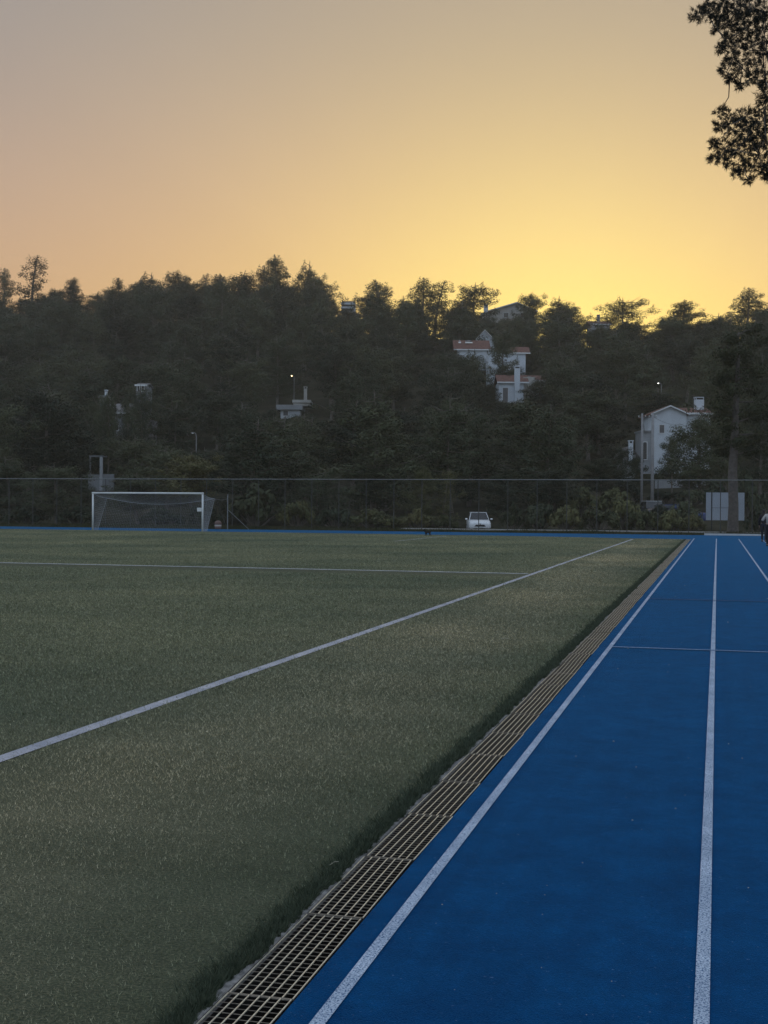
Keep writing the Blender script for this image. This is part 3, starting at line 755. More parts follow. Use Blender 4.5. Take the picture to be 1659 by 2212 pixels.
def single(px, pyb, pyt, Y, wpx, kd, lab, group=None, leafm=None, name='pine_tree', zoff=0):
    p = at(px, pyb, Y); z = hill(p.x, Y)+zoff; t_ = at(px, pyt, Y); d = proj(p)[2]
    return tree(kd, p.x, Y, z-.15, t_.z-z+.15, wpx*d/FPX, R.uniform(0, 6.28), lab, group, name, leafm)
single(1514, 1040, 892, 126, 172, 2, 'dark round pine standing in front of the white gabled house')
single(1452, 1010, 936, 142, 62, 6, 'small light green tree on a thin stem before the white gabled wall', None, 'olive', 'garden_tree')
single(1640, 1090, 760, 122, 120, 0, 'tall dark pine at the right edge behind the board')
single(1566, 1080, 742, 150, 130, 4, 'pale topped pine behind the large trunk by the board')
single(1420, 1000, 868, 172, 55, 2, 'dark ball shaped pine above the utility poles')
single(420, 1075, 975, 101, 150, 6, 'light green bushy tree above the fence right of the goal', None, 'shrub', 'leafy_tree')
single(905, 1120, 1005, 104, 90, 1, 'slender yellowish young tree behind the fence', 'young trees by the road', 'shrub', 'young_tree')
single(960, 1120, 1012, 105, 86, 7, 'yellowish young tree nearest the white car', 'young trees by the road', 'shrub', 'young_tree')
single(120, 1120, 1000, 97, 160, 2, 'dark tree behind the fence left of the goal')
single(20, 1120, 985, 99, 150, 0, 'dark tree behind the fence at the left edge')
single(300, 1110, 1020, 99, 150, 6, 'low dark tree seen through the goal')
single(690, 1110, 1015, 103, 130, 2, 'dark rounded tree behind the fence midway between goal and car')
single(800, 1105, 1000, 106, 120, 6, 'dull green tree behind the low rounded bush')
single(1090, 1090, 1000, 110, 110, 0, 'dark tree rising behind the white car')
single(1180, 1095, 1010, 109, 120, 6, 'dull tree right of the white car')

for px, pyb, pyt, Y, wpx, kd, lab in (
    (1090,806,706,214,78,2,'dark umbrella shaped pine in front of the white house with the rooftop tank'), (1022,850,752,206,86,0,'pine covering the lower half of the red hip roofed house'),
    (1172,905,812,198,92,3,'pine right of the pale house with the tall chimney'), (1052,900,828,196,60,6,'pine crowding the left wall of the pale house with the tall chimney'),
    (1142,760,700,238,60,2,'small dark pine between the tank house and the skyline house'), (1090,742,682,262,80,6,'dark pine below the wide gabled skyline house'),
    (309,905,829,148,66,6,'dark pine under the small white upper storey'), (282,960,852,140,64,4,'dark pine crossing the glimpsed house on the left'), (232,950,845,140,64,6,'dark pine left of the glimpsed house'),
    (212,960,852,142,50,2,'dark pine left of the small chimney stack on the left'),
    (276,1000,910,130,60,0,'dark pine below the glimpsed house on the left'), (585,950,878,170,56,2,'pine at the left end of the flat roofed house'), (662,960,884,172,70,0,'pine at the right end of the flat roofed house'),
    (1338,1060,958,140,70,2,'dull pine left of the white chimney beside the poles'), (1300,1075,985,118,110,6,'broad dark tree on the bank left of the utility poles'), (1375,1030,980,132,50,2,'small dark tree under the white chimney beside the poles')):
    single(px, pyb, pyt, Y, wpx, kd, lab)
single(752, 760, 667, 284, 66, 2, 'dark pine below the flat roofed building with balconies on the skyline')
# the big tree with a bare trunk in front of the board
MT['palebark'] = mat('pale_pine_bark', (.115, .10, .09), .9, .35, 5, bmp=.6, bscale=14)
bt = empty('tall_pine', (at(1583, 1146, 92.2).x, 92.2, 0), 'large pine with thick bare trunk in front of the pale board', 'tree')
tk = MB(); tk.tube([(0,0,-.1),(0,0,.3),(.03,0,2),(-.05,0,4.2),(.05,.05,6.5),(.2,.1,10),(.3,.2,14)], [.50,.38,.34,.31,.26,.18,.05], 12)
rgn = np.random.default_rng(77); Q = []
for i in range(30):
    t = 5.4+8.6*i/30; az = i*2.4; L_ = R.uniform(1.4, 3.0)*(1.15 if t < 9.5 else .8)*(.5 if math.cos(az) < -.2 else 1)
    p0 = Vector((.1, .05, t)); tip = p0+Vector((math.cos(az)*L_, math.sin(az)*L_, R.uniform(-.3, .7)))
    tk.tube([p0, p0.lerp(tip, .5)+Vector((0,0,.1)), tip], [.07,.045,.015], 5, False)
    for f in (.6, 1): Q.append(leaves(np.array(p0.lerp(tip, f)), R.uniform(.55, 1.0), 160, .22, rgn, .7))
V = np.concatenate(Q).reshape(-1, 3)
tk.build('trunk', 'palebark', bt, True); link('crown', npmesh('crown', V, np.arange(len(V)).reshape(-1, 4), 'shrub'), bt)

# near pine at the upper right: detailed sprays seen against the sky
NY = 24.0
npn = empty('near_pine', (7.4, NY+.5, 0), 'near dark pine whose cone hung branches enter at upper right', 'tree')
base = Vector((7.4, NY+.5, 0))
tk = MB(); tk.tube([(0,0,-.1),(0,0,.4),(-.1,0,3),(-.15,.1,6),(-.05,0,9),(.1,0,12),(.15,0,13.5)], [.42,.33,.29,.25,.19,.10,.03], 12)
sprays = []                                   # world centre, radius
OUT = [  # pixel centres and radii of the sprays in sight
 (1512,32,20),(1530,18,18),(1548,34,20),(1560,12,26),(1590,20,34),(1625,15,38),(1655,25,36),(1575,55,24),(1610,60,30),(1648,66,34),(1566,85,15),
 (1558,105,13),(1590,100,24),(1625,102,28),(1655,108,26),(1582,130,16),(1562,152,13),(1600,140,20),(1636,145,24),(1576,172,14),(1598,182,13),(1620,170,14),(1652,172,18),(1545,62,12),
 (1655,205,20),(1650,232,18),(1556,240,12),(1580,252,20),(1612,250,20),(1640,262,30),(1556,272,15),(1590,282,26),(1620,290,30),(1655,300,34),(1545,310,14),(1566,318,24),
 (1600,325,28),(1640,335,32),(1545,340,14),(1572,345,18),(1606,358,18),(1645,362,20),(1592,374,13),(1618,388,11),(1655,382,14)]
for x, y, r_ in OUT:
    p = at(x, y, NY+R.uniform(-1.2, 1.2)); sprays.append((p-base, r_*NY/FPX*1.10))
for k in range(150):                          # the rest of the crown, mostly beyond the frame
    t = R.random(); z = 6.5+t*7.5; az = R.uniform(0, 2*PI); rad = R.uniform(1.5, 6.6)*(1-.55*t)
    v = Vector((math.cos(az)*rad, math.sin(az)*rad, z))
    px, py, d = proj(base+v)
    if px < 1690: continue
    sprays.append((v, R.uniform(.25, .55)))
Q = []; rgn = np.random.default_rng(9)
cones = []
forks = [Vector((-.1, .1, zz)) for zz in (6.0, 7.2, 8.4, 9.6, 10.8, 12)]
limb_tips = {}
done = list(forks); axis = lambda q: math.hypot(q.x, q.y)
for v, r_ in sorted(sprays, key=lambda t: axis(t[0])):
    f = min(done, key=lambda q: (q-v).length+.35*axis(q)+(1.5 if axis(q) > axis(v) else 0)); done.append(v)
    th = .008+.004*max(0, 6-axis(v)); m_ = f.lerp(v, .5)+Vector((R.uniform(-.08, .08), R.uniform(-.08, .08), -.06*(v-f).length))
    tk.tube([f, m_, v], [th*1.6, th*1.2, th*.7], 5, False)
    # spray: short twigs, each ending in a tuft of fine needles
    nt_ = max(9, int(340*r_**1.55)+7)
    for q in range(nt_):
        d_ = Vector(rgn.normal(size=3)).normalized(); rr_ = r_*rgn.uniform(.15, 1)**.6
        e = v+Vector((d_.x, d_.y, d_.z*.85))*rr_
        if q % 3 == 0: tk.tube([v.lerp(e, .2), e], [.006, .003], 3, False)
        nn = int(rgn.integers(14, 34))
        dd = rgn.normal(size=(nn, 3))+np.array(d_)*.9+np.array([0, 0, .3]); dd /= np.linalg.norm(dd, axis=1)[:, None]
        L_ = rgn.uniform(.035, .10, nn)[:, None]; P0 = np.array(e)+rgn.normal(size=(nn, 3))*.014
        sd = np.cross(dd, rgn.normal(size=(nn, 3))); sd /= np.linalg.norm(sd, axis=1)[:, None]; wv = rgn.uniform(.003, .0075, nn)[:, None]
        Q.append(np.stack([P0-sd*wv, P0+sd*wv, P0+dd*L_], 1))
    if R.random() < .62 and len(cones) < 60: cones.append(v+Vector((R.uniform(-.8, .8)*r_, R.uniform(-.5, .5)*r_, -R.uniform(.5, 1.05)*r_)))
V = np.concatenate(Q).reshape(-1, 3)
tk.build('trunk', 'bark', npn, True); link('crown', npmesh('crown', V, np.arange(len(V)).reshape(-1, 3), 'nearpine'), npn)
c0 = None
for q in cones:
    if c0 is None: c0 = MB().lathe([(.006,-.052),(.019,-.038),(.027,-.012),(.026,.010),(.017,.034),(.005,.045)], 10).build('pine_cone', 'cone', npn, True, q)
    else:
        o = c0.copy(); col.objects.link(o); o.location = q
        o.rotation_euler = (R.uniform(-.6, .6), R.uniform(-.6, .6), 0); s = R.uniform(.8, 1.2); o.scale = (s, s, s)

# ------------------------------------------------------------------ shrubs
SH = []
for i in range(4):
    rgn = np.random.default_rng(200+i); rn = random.Random(i); Q = []; st_ = MB()
    for k in range(26):
        az = rn.uniform(0, 2*PI); rad = rn.uniform(0, .85); z = .25+(1-rad**2)*rn.uniform(.2, .62)
        c_ = Vector((math.cos(az)*rad, math.sin(az)*rad, z)); st_.tube([(0,0,-.05), c_*.6, c_], [.03,.018,.006], 4, False)
        Q.append(leaves(np.array(c_), rn.uniform(.17, .32), 70, .13, rgn, .8, .6))
    V = np.concatenate(Q).reshape(-1, 3)
    sm = bpy.data.meshes.new('stems'); sm.from_pydata(st_.v, [], st_.f); sm.materials.append(MT['bark'])
    SH.append((sm, [npmesh('leaves', V, np.arange(len(V)).reshape(-1, 4), 'shrub'), ]))
def shrub(px, pyb, pyt, wpx, Y, lab, leafm='shrub', group=None):
    p = at(px, pyb, Y); z = min(p.z, hill(p.x, Y)+.3) if Y > 94.7 else 0
    z = hill(p.x, Y); t_ = at(px, pyt, Y); d = proj(p)[2]; w = wpx*d/FPX; h = max(.3, t_.z-z)
    sm, lm = SH[R.randrange(4)]
    o = empty('shrub', (p.x, Y, z), lab, 'shrub', group, R.uniform(0, 6)); o.scale = (w/2, w/2, h)
    link('stems', sm, o); l_ = link('leaves', lm[0], o)
    if leafm != 'shrub': l_.material_slots[0].link = 'OBJECT'; l_.material_slots[0].material = MT[leafm]
shrub(552, 1140, 1046, 150, 96.2, 'large yellowish green bush behind the fence right of the goal', 'olive')
shrub(640, 1140, 1075, 90, 97.4, 'dark bush right of the large yellowish one')
shrub(806, 1140, 1100, 128, 96, 'low rounded brownish bush midway along the fence')
shrub(725, 1142, 1092, 84, 97.6, 'loose dark shrub left of the low rounded bush', 'pine')
shrub(900, 1142, 1098, 76, 96.5, 'small spreading shrub right of the low rounded bush')
shrub(962, 1142, 1112, 66, 96.2, 'low scrub left of the white car')
shrub(1110, 1142, 1086, 70, 96.2, 'upright shrub close right of the white car')
shrub(1165, 1142, 1080, 92, 97.2, 'dark shrub below the bare patch right of the car', 'pine')
shrub(1225, 1144, 1088, 96, 96.6, 'round shrub midway between car and board')
shrub(1292, 1144, 1094, 100, 96.8, 'broad low shrub left of the dark car')
shrub(1350, 1145, 1072, 84, 99, 'tall shrub at the foot of the utility poles', 'olive')
shrub(1388, 1145, 1098, 90, 97.0, 'low olive shrub below the dark car')
shrub(1446, 1145, 1101, 80, 97.4, 'low shrub below the blue car', 'olive')
shrub(1498, 1145, 1108, 60, 97.6, 'small shrub left of the pale board')
shrub(1640, 1140, 1088, 70, 98, 'dark shrub right of the pale board', 'pine')
shrub(60, 1138, 1085, 110, 97, 'low dark bush at the left end of the fence', 'pine')
shrub(165, 1138, 1092, 90, 97, 'low dark bush left of the goal', 'pine')
shrub(345, 1138, 1095, 110, 97.5, 'dark bush seen through the goal net', 'pine')
shrub(440, 1138, 1088, 80, 97.5, 'dark bush behind the right goalpost', 'pine')
for px, py, lab in ((1255,1052,'scrub bush on the bank above the road, second from the poles'),(1330,1050,'scrub bush on the bank left of the poles'),(1190,1046,'scrub bush on the bank above the round shrub')):
    shrub(px, py+50, py, 110, 112, lab, 'shrub')

for px, pyb, pyt, Y, wpx, lab in ((1352,1090,1038,120,70,'scrub bush close to the foot of the thinner utility pole'),(1440,1092,1058,124,84,'low scrub below the white garden wall'),(1494,1092,1054,122,70,'low scrub right of the white garden wall gap'),
    (1475,1100,1082,104.6,90,'grey green shrub hiding the blue car'),(1425,1110,1088,104.3,64,'small shrub hiding the front of the dark car'),(1545,1080,1040,118,80,'dark scrub above the pale board'),(1615,1090,1030,112,90,'dark scrub right of the large bare trunk')):
    shrub(px, pyb, pyt, wpx, Y, lab, 'pine')
# ------------------------------------------------------------------ pale board on posts
bx0, bx1 = at(1525, 1100, 96).x, at(1608, 1100, 96).x
zb, zt = at(1565, 1124, 96).z, at(1565, 1064, 96).z
bd = empty('notice_board', (bx0, 96, 0), 'blank pale grey board on posts behind the large trunk', 'board'); Wd = bx1-bx0
MB().box(.0, Wd*.14, -.02, .02, zb, zt).build('panel', 'board', bd)
MB().box(Wd*.16, Wd*.80, -.02, .02, zb, zb+(zt-zb)*.44).build('panel', 'board', bd)
MB().box(Wd*.16, Wd*.80, -.02, .02, zb+(zt-zb)*.455, zt).build('panel', 'board', bd)
MB().box(Wd*.83, Wd, -.02, .02, zb, zt).build('panel', 'board', bd)
for f in (.15, .815): MB().box(Wd*f-.035, Wd*f+.035, -.04, .05, -.3, zt+.03).build('post', 'black', bd)

# ------------------------------------------------------------------ utility poles and lamps
def upole(px, pt, Y, r, lab, arm=True):
    p = at(px, 1060, Y); z = hill(p.x, Y); t_ = at(px, pt, Y)
    o = empty('utility_pole', (p.x, Y, z), lab, 'utility pole', 'concrete utility poles', 0); h = t_.z-z
    MB().tube([(0,0,-.2),(0,0,h)], [r, r*.72], 10).build('shaft', 'pole', o, True)
    MB().tube([(-.35,0,h-.35),(.35,0,h-.35)], .03, 6).build('crossarm', 'pole', o)
    for s in (-.3, 0, .3): MB().lathe([(.03,0),(.045,.03),(.03,.07),(.04,.10),(.015,.13)], 8, (s,0,h-.32)).build('insulator', 'white', o, True)
    return Vector((p.x, Y, z+h-.3))
q1 = upole(1386, 893, 118, .13, 'thinner concrete utility pole, left of the pair by the white house')
q2 = upole(1409, 892, 114, .165, 'thicker concrete utility pole, right of the pair by the white house')
def cable(a_, b_, sg, lab, r=.014):
    pts = [a_.lerp(b_, i/10)-Vector((0,0,sg*4*(i/10)*(1-i/10))) for i in range(11)]
    m_ = MB().tube([p-a_ for p in pts], r, 5).build('cable', 'cable', loc=a_); tag(m_, lab, 'cable')
cable(q2, at(1476, 916, 152), .35, 'thin black cable running from the thicker pole to the white house')
cable(q1, at(1399, 934, 150), .8, 'drooping black cable hanging from the thinner pole', .018)
cable(q1+Vector((0,0,.1)), q2+Vector((0,0,.1)), .15, 'short black cable between the two utility poles')
def lamp(px, py, Y, h, lit, lab):
    p = at(px, py, Y); z = hill(p.x, Y)
    o = empty('street_lamp', (p.x, Y, z), lab, 'street lamp'); h = p.z-z
    MB().tube([(.35,0,-.2),(.35,0,h-.4),(.28,0,h),(0,0,h+.06)], [.07,.05,.04,.03], 8).build('post', 'pole', o, True)
    MB().ball((-.05,0,h+.05), (.24,.14,.07), 10, 6).build('lamp_head', 'fence', o, True)
    MB().ball((-.05,-.06,h-.0), ((.09,.09,.06) if lit == 'glow_white' else (.12,.11,.07)), 10, 6).build('lamp_lens', lit, o, True)
lamp(631, 812, 194, 8, 'glow_warm', 'lit street lamp glowing warm above the flat roofed house')
lamp(1423, 828, 178, 8, 'glow_white', 'small lit white street lamp above the utility poles')
lamp(417.5, 936, 128, 6, 'white', 'unlit pale lamp post among the trees right of the goal')

# ------------------------------------------------------------------ houses
class House:
    def __init__(s, name, px, py, Y, label, sink=3.0):
        s.px, s.py, s.Y = px, py, Y; p = at(px, py, Y); s.k = proj(p)[2]/FPX; s.sink = sink
        s.o = empty(name, p, label, 'house', None, YAW)
    def x(s, px): return (px-s.px)*s.k
    def z(s, py): return -(py-s.py)*s.k
    def block(s, x0, x1, yt, yb, dep, m_='plaster', y0=0., nm='wall', par=None):
        return MB().box(s.x(x0), s.x(x1), y0, y0+dep, s.z(yb), s.z(yt)).build(nm, m_, par or s.o)
    def gable(s, x0, x1, ye, ya, yb, dep, m_='plaster', y0=0., apex=None):
        a_ = s.x(apex) if apex else (s.x(x0)+s.x(x1))/2
        return MB().prism([(s.x(x0),s.z(yb)),(s.x(x1),s.z(yb)),(s.x(x1),s.z(ye)),(a_,s.z(ya)),(s.x(x0),s.z(ye))], y0, y0+dep).build('wall', m_, s.o)
    def groof(s, x0, x1, ye, ya, dep, y0=0., ov=.35, th=.16, m_='tiles', apex=None, fascia=True):
        a_ = s.x(apex) if apex else (s.x(x0)+s.x(x1))/2; X0, X1 = s.x(x0)-ov, s.x(x1)+ov
        sl = (s.z(ya)-s.z(ye))/max(.1, a_-s.x(x0)); ze = s.z(ye)-ov*sl*.9+.03; za = s.z(ya)+.03
        r_ = MB().prism([(X0,ze),(a_,za),(X1,ze),(X1,ze+th),(a_,za+th),(X0,ze+th)], y0-ov, y0+dep+ov).build('roof', m_, s.o)
        if fascia: MB().prism([(X0,ze-.05),(a_,za-.05),(X1,ze-.05),(X1,ze+th*.8),(a_,za+th*.8),(X0,ze+th*.8)], y0-ov-.05, y0-ov-.004).build('fascia', 'white', r_)
        return r_
    def ridge(s, x0, x1, yr, ye, dep, y0=0., th=.15, m_='tiles'):
        """pitched roof whose ridge runs along x"""
        zr, ze = s.z(yr), s.z(ye); X0, X1 = s.x(x0), s.x(x1); d2 = y0+dep/2
        vs = []
        for X in (X0, X1): vs += [(X,y0-.4,ze),(X,d2,zr),(X,y0+dep+.4,ze),(X,y0+dep+.4,ze-th),(X,d2,zr-th*1.2),(X,y0-.4,ze-th)]
        fs = [(0,6,7,1),(1,7,8,2),(2,8,9,3),(3,9,10,4),(4,10,11,5),(5,11,6,0),(0,1,4,5),(1,2,3,4),(6,11,10,7),(7,10,9,8)]
        r_ = MB().add(vs, fs).build('roof', m_, s.o)
        MB().box(X0, X1, y0-.47, y0-.404, ze-th-.05, ze+.02).build('gutter', 'white', r_)
        return r_
    def window(s, x0, x1, y0_, y1_, y=0., arch=False, m_='darkwin'):
        X0, X1, Z0, Z1 = s.x(x0), s.x(x1), s.z(y1_), s.z(y0_)
        f = MB()
        t = .07
        f.box(X0-t, X0, y-.05, y+.02, Z0-t, Z1+t); f.box(X1, X1+t, y-.05, y+.02, Z0-t, Z1+t); f.box(X0, X1, y-.05, y+.02, Z1, Z1+t); f.box(X0-.05, X1+.05, y-.08, y+.02, Z0-t*1.2, Z0)
        w_ = f.build('window', 'white', s.o)
        if arch:
            n_ = 8; r_ = (X1-X0)/2; poly = [(X0,Z0),(X1,Z0)]+[((X0+X1)/2+r_*math.cos(PI*i/n_), Z1-r_+r_*math.sin(PI*i/n_)) for i in range(n_+1)]
            MB().prism(poly, y-.02, y-.004).build('pane', m_, w_)
        else: MB().box(X0, X1, y-.02, y-.004, Z0, Z1).build('pane', m_, w_)
    def chimney(s, x0, x1, yt, yb, y=2., m_='plaster', par=None, cap=True, slots=True):
        X0, X1 = s.x(x0), s.x(x1); d_ = max(.5, (X1-X0)); zt_ = s.z(yt)
        c_ = MB().box(X0, X1, y, y+d_, s.z(yb), zt_-.32).build('chimney', m_, s.o)
        pc = MB()
        for a_ in (X0, X1-.10): 
            for b_ in (y, y+d_-.10): pc.box(a_, a_+.10, b_, b_+.10, zt_-.32, zt_-.10)
        pc.box(X0-.06, X1+.06, y-.06, y+d_+.06, zt_-.10, zt_); pc.build('chimney_cap', m_, c_)
        MB().box(X0+.11, X1-.11, y+.11, y+d_-.11, zt_-.32, zt_-.102).build('chimney_flue', 'black', c_)

# A: white gabled house on the right
h = House('gabled_house', 1411, 1005, 158, 'white gabled house with tiled roof and chimney behind the utility poles')
h.gable(1410, 1482, 894, 878, 1030, 7)
h.groof(1410, 1482, 894, 878, 7)
h.block(1482.5, 1540, 890, 1030, 6.5, y0=1.2); h.ridge(1476, 1544, 874, 890, 6.5, y0=1.25)
h.block(1387, 1409.7, 932, 1030, 4, 'plaster_grey', y0=.3); h.block(1385, 1409.5, 929.5, 932, 4.4, 'plaster_grey', y0=.1, nm='roof_slab')
h.window(1390, 1398, 955, 992, y=.3, arch=True)
h.chimney(1515, 1533, 852, 884, y=3)
h.window(1424, 1434, 918, 935, m_='shutter')
# garden wall, hedge in front of it
gw = House('garden_wall', 1415, 1053, 152, 'low white garden wall in two lengths below the gabled house'); gw.o['category'] = 'wall'
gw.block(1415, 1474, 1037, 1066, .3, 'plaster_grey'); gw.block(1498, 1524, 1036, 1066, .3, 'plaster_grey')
rgn = np.random.default_rng(31); Q = []
hw = at(1455, 1020, 154); X0, X1 = at(1392, 1020, 154).x, at(1524, 1020, 154).x
for i in range(90): Q.append(leaves(np.array([R.uniform(X0, X1), 154+R.uniform(-.3, .3), hw.z+R.uniform(-1.6, .55)]), .45, 60, .16, rgn, .9, .6))
V = np.concatenate(Q).reshape(-1, 3); V -= np.array(hw)
hd = empty('hedge', hw, 'dark clipped hedge between the gabled house and its garden wall', 'hedge')
link('foliage', npmesh('foliage', V, np.arange(len(V)).reshape(-1, 4), 'pine'), hd)
st_ = MB()
for i in range(14): xx = X0+(X1-X0)*(i+.5)/14-hw.x; st_.tube([(xx,0,-2.6),(xx+.1,0,-.4)], [.04,.02], 5)
st_.build('stems', 'bark', hd)

# B: three houses stacked up the slope
h = House('blue_white_house', 1105, 873, 206, 'pale house with tall chimney and brown tiled roof in mid hillside')
h.block(1077, 1131, 825, 905, 6); h.ridge(1073, 1142, 806, 825.5, 6)
h.block(1132, 1158, 812, 850, 4, 'plaster_cream', y0=1.5); h.block(1076, 1158, 804, 810, .5, 'plaster', y0=6.8, nm='parapet')
h.block(1120, 1190, 811, 850, 5, 'plaster', y0=7.4); h.ridge(1116, 1192, 797, 811, 5, y0=7.5)
h.chimney(1110.5, 1122, 792, 905, y=-.72); h.window(1086, 1097, 838, 868, m_='shutter')
h = House('middle_house', 1095, 795, 224, 'white house with broken red roofline and rooftop water tank')
h.block(1055, 1082, 761, 830, 5); h.block(1082.3, 1136, 762, 830, 5, y0=.6); h.ridge(1104, 1146, 744, 761, 5, y0=.8)
h.chimney(1087, 1095, 777, 800, y=-1.2); hk = h.k
tank = MB().tube([(h.x(1095), -1.0, h.z(790)), (h.x(1107), -1.0, h.z(790))], .38, 12).build('water_tank', 'white', h.o, True)
MB().add([(h.x(1096),-1.9,h.z(799)),(h.x(1106),-1.9,h.z(799)),(h.x(1106),-1.0,h.z(794)),(h.x(1096),-1.0,h.z(794)),(h.x(1096),-1.9,h.z(800)),(h.x(1106),-1.9,h.z(800)),(h.x(1106),-1.0,h.z(795)),(h.x(1096),-1.0,h.z(795))],
         [(0,1,2,3),(7,6,5,4),(0,4,5,1),(1,5,6,2),(2,6,7,3),(3,7,4,0)]).build('solar_panel', 'chrome', h.o)
h = House('red_roof_house', 1020, 760, 234, 'house with red tiled hip roof and two bright skylights')
h.block(990, 1052, 754, 800, 7, 'plaster'); rf = h.ridge(980, 1060, 730, 755, 7)
for a_, b_ in ((1006, 1020), (991, 995)):
    MB().add([(h.x(a_),1.62,h.z(737.5)+.06),(h.x(b_+2),1.62,h.z(737.5)+.06),(h.x(b_),2.55,h.z(732)+.10),(h.x(a_+2),2.55,h.z(732)+.10),(h.x(a_),1.62,h.z(739)),(h.x(b_+2),1.62,h.z(739)),(h.x(b_),2.55,h.z(733.5)),(h.x(a_+2),2.55,h.z(733.5))],
             [(0,1,2,3),(7,6,5,4),(0,4,5,1),(1,5,6,2),(2,6,7,3),(3,7,4,0)]).build('skylight', 'chrome', rf)
h = House('white_gable_house', 1045, 750, 246, 'white gable end rising behind the red hip roof')
h.gable(1026, 1068, 736, 714, 790, 8); h.groof(1026, 1068, 736, 714, 8)
h = House('ridge_house', 1110, 690, 292, 'wide low gabled house with chimney on the skyline')
h.gable(1062, 1154, 671, 654, 720, 8, 'plaster_cream', apex=1116); h.groof(1060, 1156, 672, 655, 8, apex=1116, th=.2, ov=.6)
h.chimney(1046, 1055, 656, 700, y=1.); h.window(1088, 1098, 676, 686); h.window(1124, 1134, 676, 686)
h.block(1040, 1061.5, 676, 720, 6, 'plaster_cream', y0=.5)
h = House('hilltop_house', 1298, 708, 298, 'dark roofed house with chimney on the right skyline')
h.block(1278, 1318, 700, 740, 7, 'plaster_grey'); h.ridge(1272, 1324, 689, 700, 7); h.chimney(1293, 1299, 677, 695, y=2, m_='plaster_grey'); h.window(1284, 1290, 702, 708)
# C: balcony building on the skyline
h = House('balcony_building', 752, 668, 302, 'grey flat roofed building with stacked pale balconies on the skyline')
h.block(738, 766, 649, 720, 8, 'shutter', y0=1.2); h.block(752, 766, 647, 648.8, 5, 'plaster_grey', y0=2.4, nm='roof_house')
for y0_, y1_ in ((653.5, 657.5), (662, 666), (671, 674.5), (679, 682)):
    b_ = h.block(736.5, 764, y0_, y1_, .12, 'plaster', nm='balcony'); h.block(736.5, 764, y1_-.3, y1_+.8, 1.05, 'plaster_grey', y0=.13, nm='balcony_floor', par=b_)
h.block(764.2, 768, 655, 720, 1.4, 'plaster', nm='pier')
# D: flat roofed house with tall round chimney
h = House('flat_roof_house', 630, 897, 192, 'flat roofed pale house with tall slim chimney below the lit lamp')
h.block(606, 648, 886, 930, 6, 'plaster'); h.block(597, 654, 875, 885.5, 7, 'plaster_grey', y0=-.6, nm='roof_slab')
h.block(632, 668, 868.5, 874.6, 5, 'plaster_cream', y0=1.6, nm='upper_wall'); h.block(630, 670, 862, 868, 5.4, 'plaster_cream', y0=1.3, nm='upper_slab')
h.chimney(654, 661, 832, 868, y=2.2, m_='plaster_cream'); h.window(612, 622, 888, 898, m_='shutter')
# E: houses glimpsed on the left
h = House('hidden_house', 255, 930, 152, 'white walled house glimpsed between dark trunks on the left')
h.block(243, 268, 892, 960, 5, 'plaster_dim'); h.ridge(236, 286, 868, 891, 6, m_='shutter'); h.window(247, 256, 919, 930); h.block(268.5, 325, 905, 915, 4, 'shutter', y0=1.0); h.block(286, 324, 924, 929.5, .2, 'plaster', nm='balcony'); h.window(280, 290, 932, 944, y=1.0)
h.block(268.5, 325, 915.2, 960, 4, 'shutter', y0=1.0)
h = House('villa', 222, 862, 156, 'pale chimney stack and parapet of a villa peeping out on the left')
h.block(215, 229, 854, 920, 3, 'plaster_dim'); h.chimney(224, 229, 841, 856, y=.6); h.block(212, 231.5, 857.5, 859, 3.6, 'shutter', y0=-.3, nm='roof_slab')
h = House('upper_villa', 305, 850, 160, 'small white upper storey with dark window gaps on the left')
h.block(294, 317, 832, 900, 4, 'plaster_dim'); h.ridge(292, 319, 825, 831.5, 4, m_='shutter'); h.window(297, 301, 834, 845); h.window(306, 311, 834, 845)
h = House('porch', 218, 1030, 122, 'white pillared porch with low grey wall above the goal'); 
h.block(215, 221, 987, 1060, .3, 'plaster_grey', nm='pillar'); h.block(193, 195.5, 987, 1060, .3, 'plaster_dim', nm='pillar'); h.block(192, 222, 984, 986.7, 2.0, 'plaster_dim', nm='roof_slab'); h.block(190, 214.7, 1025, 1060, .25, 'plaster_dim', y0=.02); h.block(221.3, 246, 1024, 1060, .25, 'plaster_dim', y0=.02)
h = House('cottage', 1364, 978, 150, 'white chimney and gable fragment left of the utility poles')
h.gable(1350, 1378, 982, 966, 1040, 4, 'plaster_grey', y0=1.0); h.chimney(1359, 1368, 951, 1000, y=.1); h.groof(1350, 1378, 982, 966, 4, y0=1.0, m_='shutter', fascia=False)

# ------------------------------------------------------------------ haze
hz = MB().box(-440, 320, -60, 720, -2, 64).build('haze', 'net'); hz['kind'] = 'stuff'
hm = bpy.data.materials.new('haze'); hm.use_nodes = True; nt = hm.node_tree; nt.nodes.clear()
ou = nt.nodes.new('ShaderNodeOutputMaterial'); pv = nt.nodes.new('ShaderNodeVolumePrincipled')
pv.inputs['Color'].default_value = (.98, .93, .80, 1); pv.inputs['Density'].default_value = .0005; pv.inputs['Anisotropy'].default_value = .5
pv.inputs['Density Attribute'].default_value = ''; nt.links.new(pv.outputs[0], ou.inputs['Volume'])
hz.data.materials.clear(); hz.data.materials.append(hm)

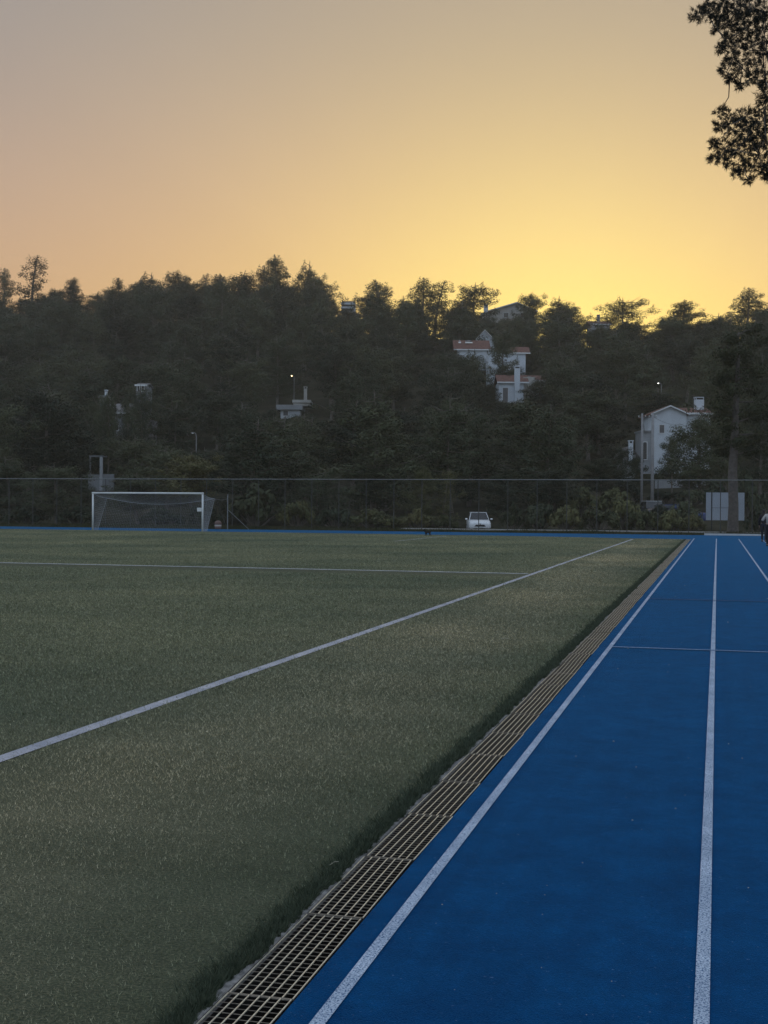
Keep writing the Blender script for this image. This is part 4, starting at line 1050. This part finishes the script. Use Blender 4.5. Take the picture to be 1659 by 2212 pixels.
# ------------------------------------------------------------------ sky and sun
EL, AZ = math.radians(2.0), math.radians(-6.9)
w = bpy.data.worlds.new('World'); sc.world = w; w.use_nodes = True; nt = w.node_tree
sk = nt.nodes.new('ShaderNodeTexSky'); sk.sky_type = 'NISHITA'; sk.sun_disc = False
sk.sun_elevation = EL; sk.sun_rotation = AZ; sk.dust_density = 4; sk.air_density = 1; sk.ozone_density = 3
sp_ = nt.nodes.new('ShaderNodeSeparateColor'); nt.links.new(sk.outputs[0], sp_.inputs[0])
cb_ = nt.nodes.new('ShaderNodeCombineColor')
def mth(op, a_, b_):
    n_ = nt.nodes.new('ShaderNodeMath'); n_.operation = op
    for i, v in enumerate((a_, b_)):
        if hasattr(v, 'links'): nt.links.new(v, n_.inputs[i])
        else: n_.inputs[i].default_value = v
    return n_.outputs[0]
# soft response of a dusk exposure: each channel compressed, over a faint even level added to lift ambient light
R_, G_, B_ = (mth('MAXIMUM', sp_.outputs[i], .03) for i in range(3))
tc_ = nt.nodes.new('ShaderNodeTexCoord'); dp = nt.nodes.new('ShaderNodeVectorMath'); dp.operation = 'DOT_PRODUCT'
nt.links.new(tc_.outputs['Generated'], dp.inputs[0])
dp.inputs[1].default_value = (math.sin(AZ)*math.cos(EL), math.cos(AZ)*math.cos(EL), math.sin(EL))
halo = mth('POWER', mth('MAXIMUM', dp.outputs['Value'], 0.0), 60.0)          # glow round the set sun
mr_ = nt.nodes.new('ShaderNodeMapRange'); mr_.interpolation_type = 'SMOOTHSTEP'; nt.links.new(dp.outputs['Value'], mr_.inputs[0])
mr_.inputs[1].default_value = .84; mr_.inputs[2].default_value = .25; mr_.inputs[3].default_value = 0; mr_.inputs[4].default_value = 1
back = mr_.outputs[0]                                                          # pale dusk sky overhead and behind, brightness added to lift ambient light
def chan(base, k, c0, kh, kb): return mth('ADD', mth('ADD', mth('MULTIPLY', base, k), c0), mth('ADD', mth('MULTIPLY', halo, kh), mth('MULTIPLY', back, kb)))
sz_ = nt.nodes.new('ShaderNodeSeparateXYZ'); nt.links.new(tc_.outputs['Generated'], sz_.inputs[0])
ml_ = nt.nodes.new('ShaderNodeMapRange'); ml_.interpolation_type = 'SMOOTHSTEP'; nt.links.new(sz_.outputs[2], ml_.inputs[0])
ml_.inputs[1].default_value = .38; ml_.inputs[2].default_value = .12; ml_.inputs[3].default_value = 0; ml_.inputs[4].default_value = 1
low = mth('MULTIPLY', ml_.outputs[0], mth('SUBTRACT', 1.0, back))               # warm band above the horizon on the sunset side
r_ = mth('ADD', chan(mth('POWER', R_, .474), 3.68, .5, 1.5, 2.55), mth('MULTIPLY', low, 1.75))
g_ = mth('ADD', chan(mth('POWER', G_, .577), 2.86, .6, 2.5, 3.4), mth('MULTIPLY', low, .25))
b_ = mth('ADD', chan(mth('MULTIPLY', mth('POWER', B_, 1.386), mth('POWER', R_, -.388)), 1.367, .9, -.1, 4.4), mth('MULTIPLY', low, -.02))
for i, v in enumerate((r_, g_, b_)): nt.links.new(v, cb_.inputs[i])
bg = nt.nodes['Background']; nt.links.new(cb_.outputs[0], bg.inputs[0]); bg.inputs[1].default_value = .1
sd = bpy.data.lights.new('sun', 'SUN'); sd.energy = 2.0; sd.angle = math.radians(.5); sd.color = (1, .72, .42)
so_ = bpy.data.objects.new('sun', sd); col.objects.link(so_)
dv = Vector((math.sin(AZ)*math.cos(EL), math.cos(AZ)*math.cos(EL), math.sin(EL)))
so_.rotation_euler = dv.to_track_quat('Z', 'Y').to_euler()

sc.view_settings.view_transform = 'Standard'; sc.view_settings.look = 'None'
sc.view_settings.exposure = 0; sc.view_settings.gamma = 1
sc.render.engine = 'CYCLES'; sc.cycles.max_bounces = 5; sc.cycles.use_denoising = True
sc.cycles.volume_bounces = 0
print('TREES', cnt, 'OBJ', len(col.objects))
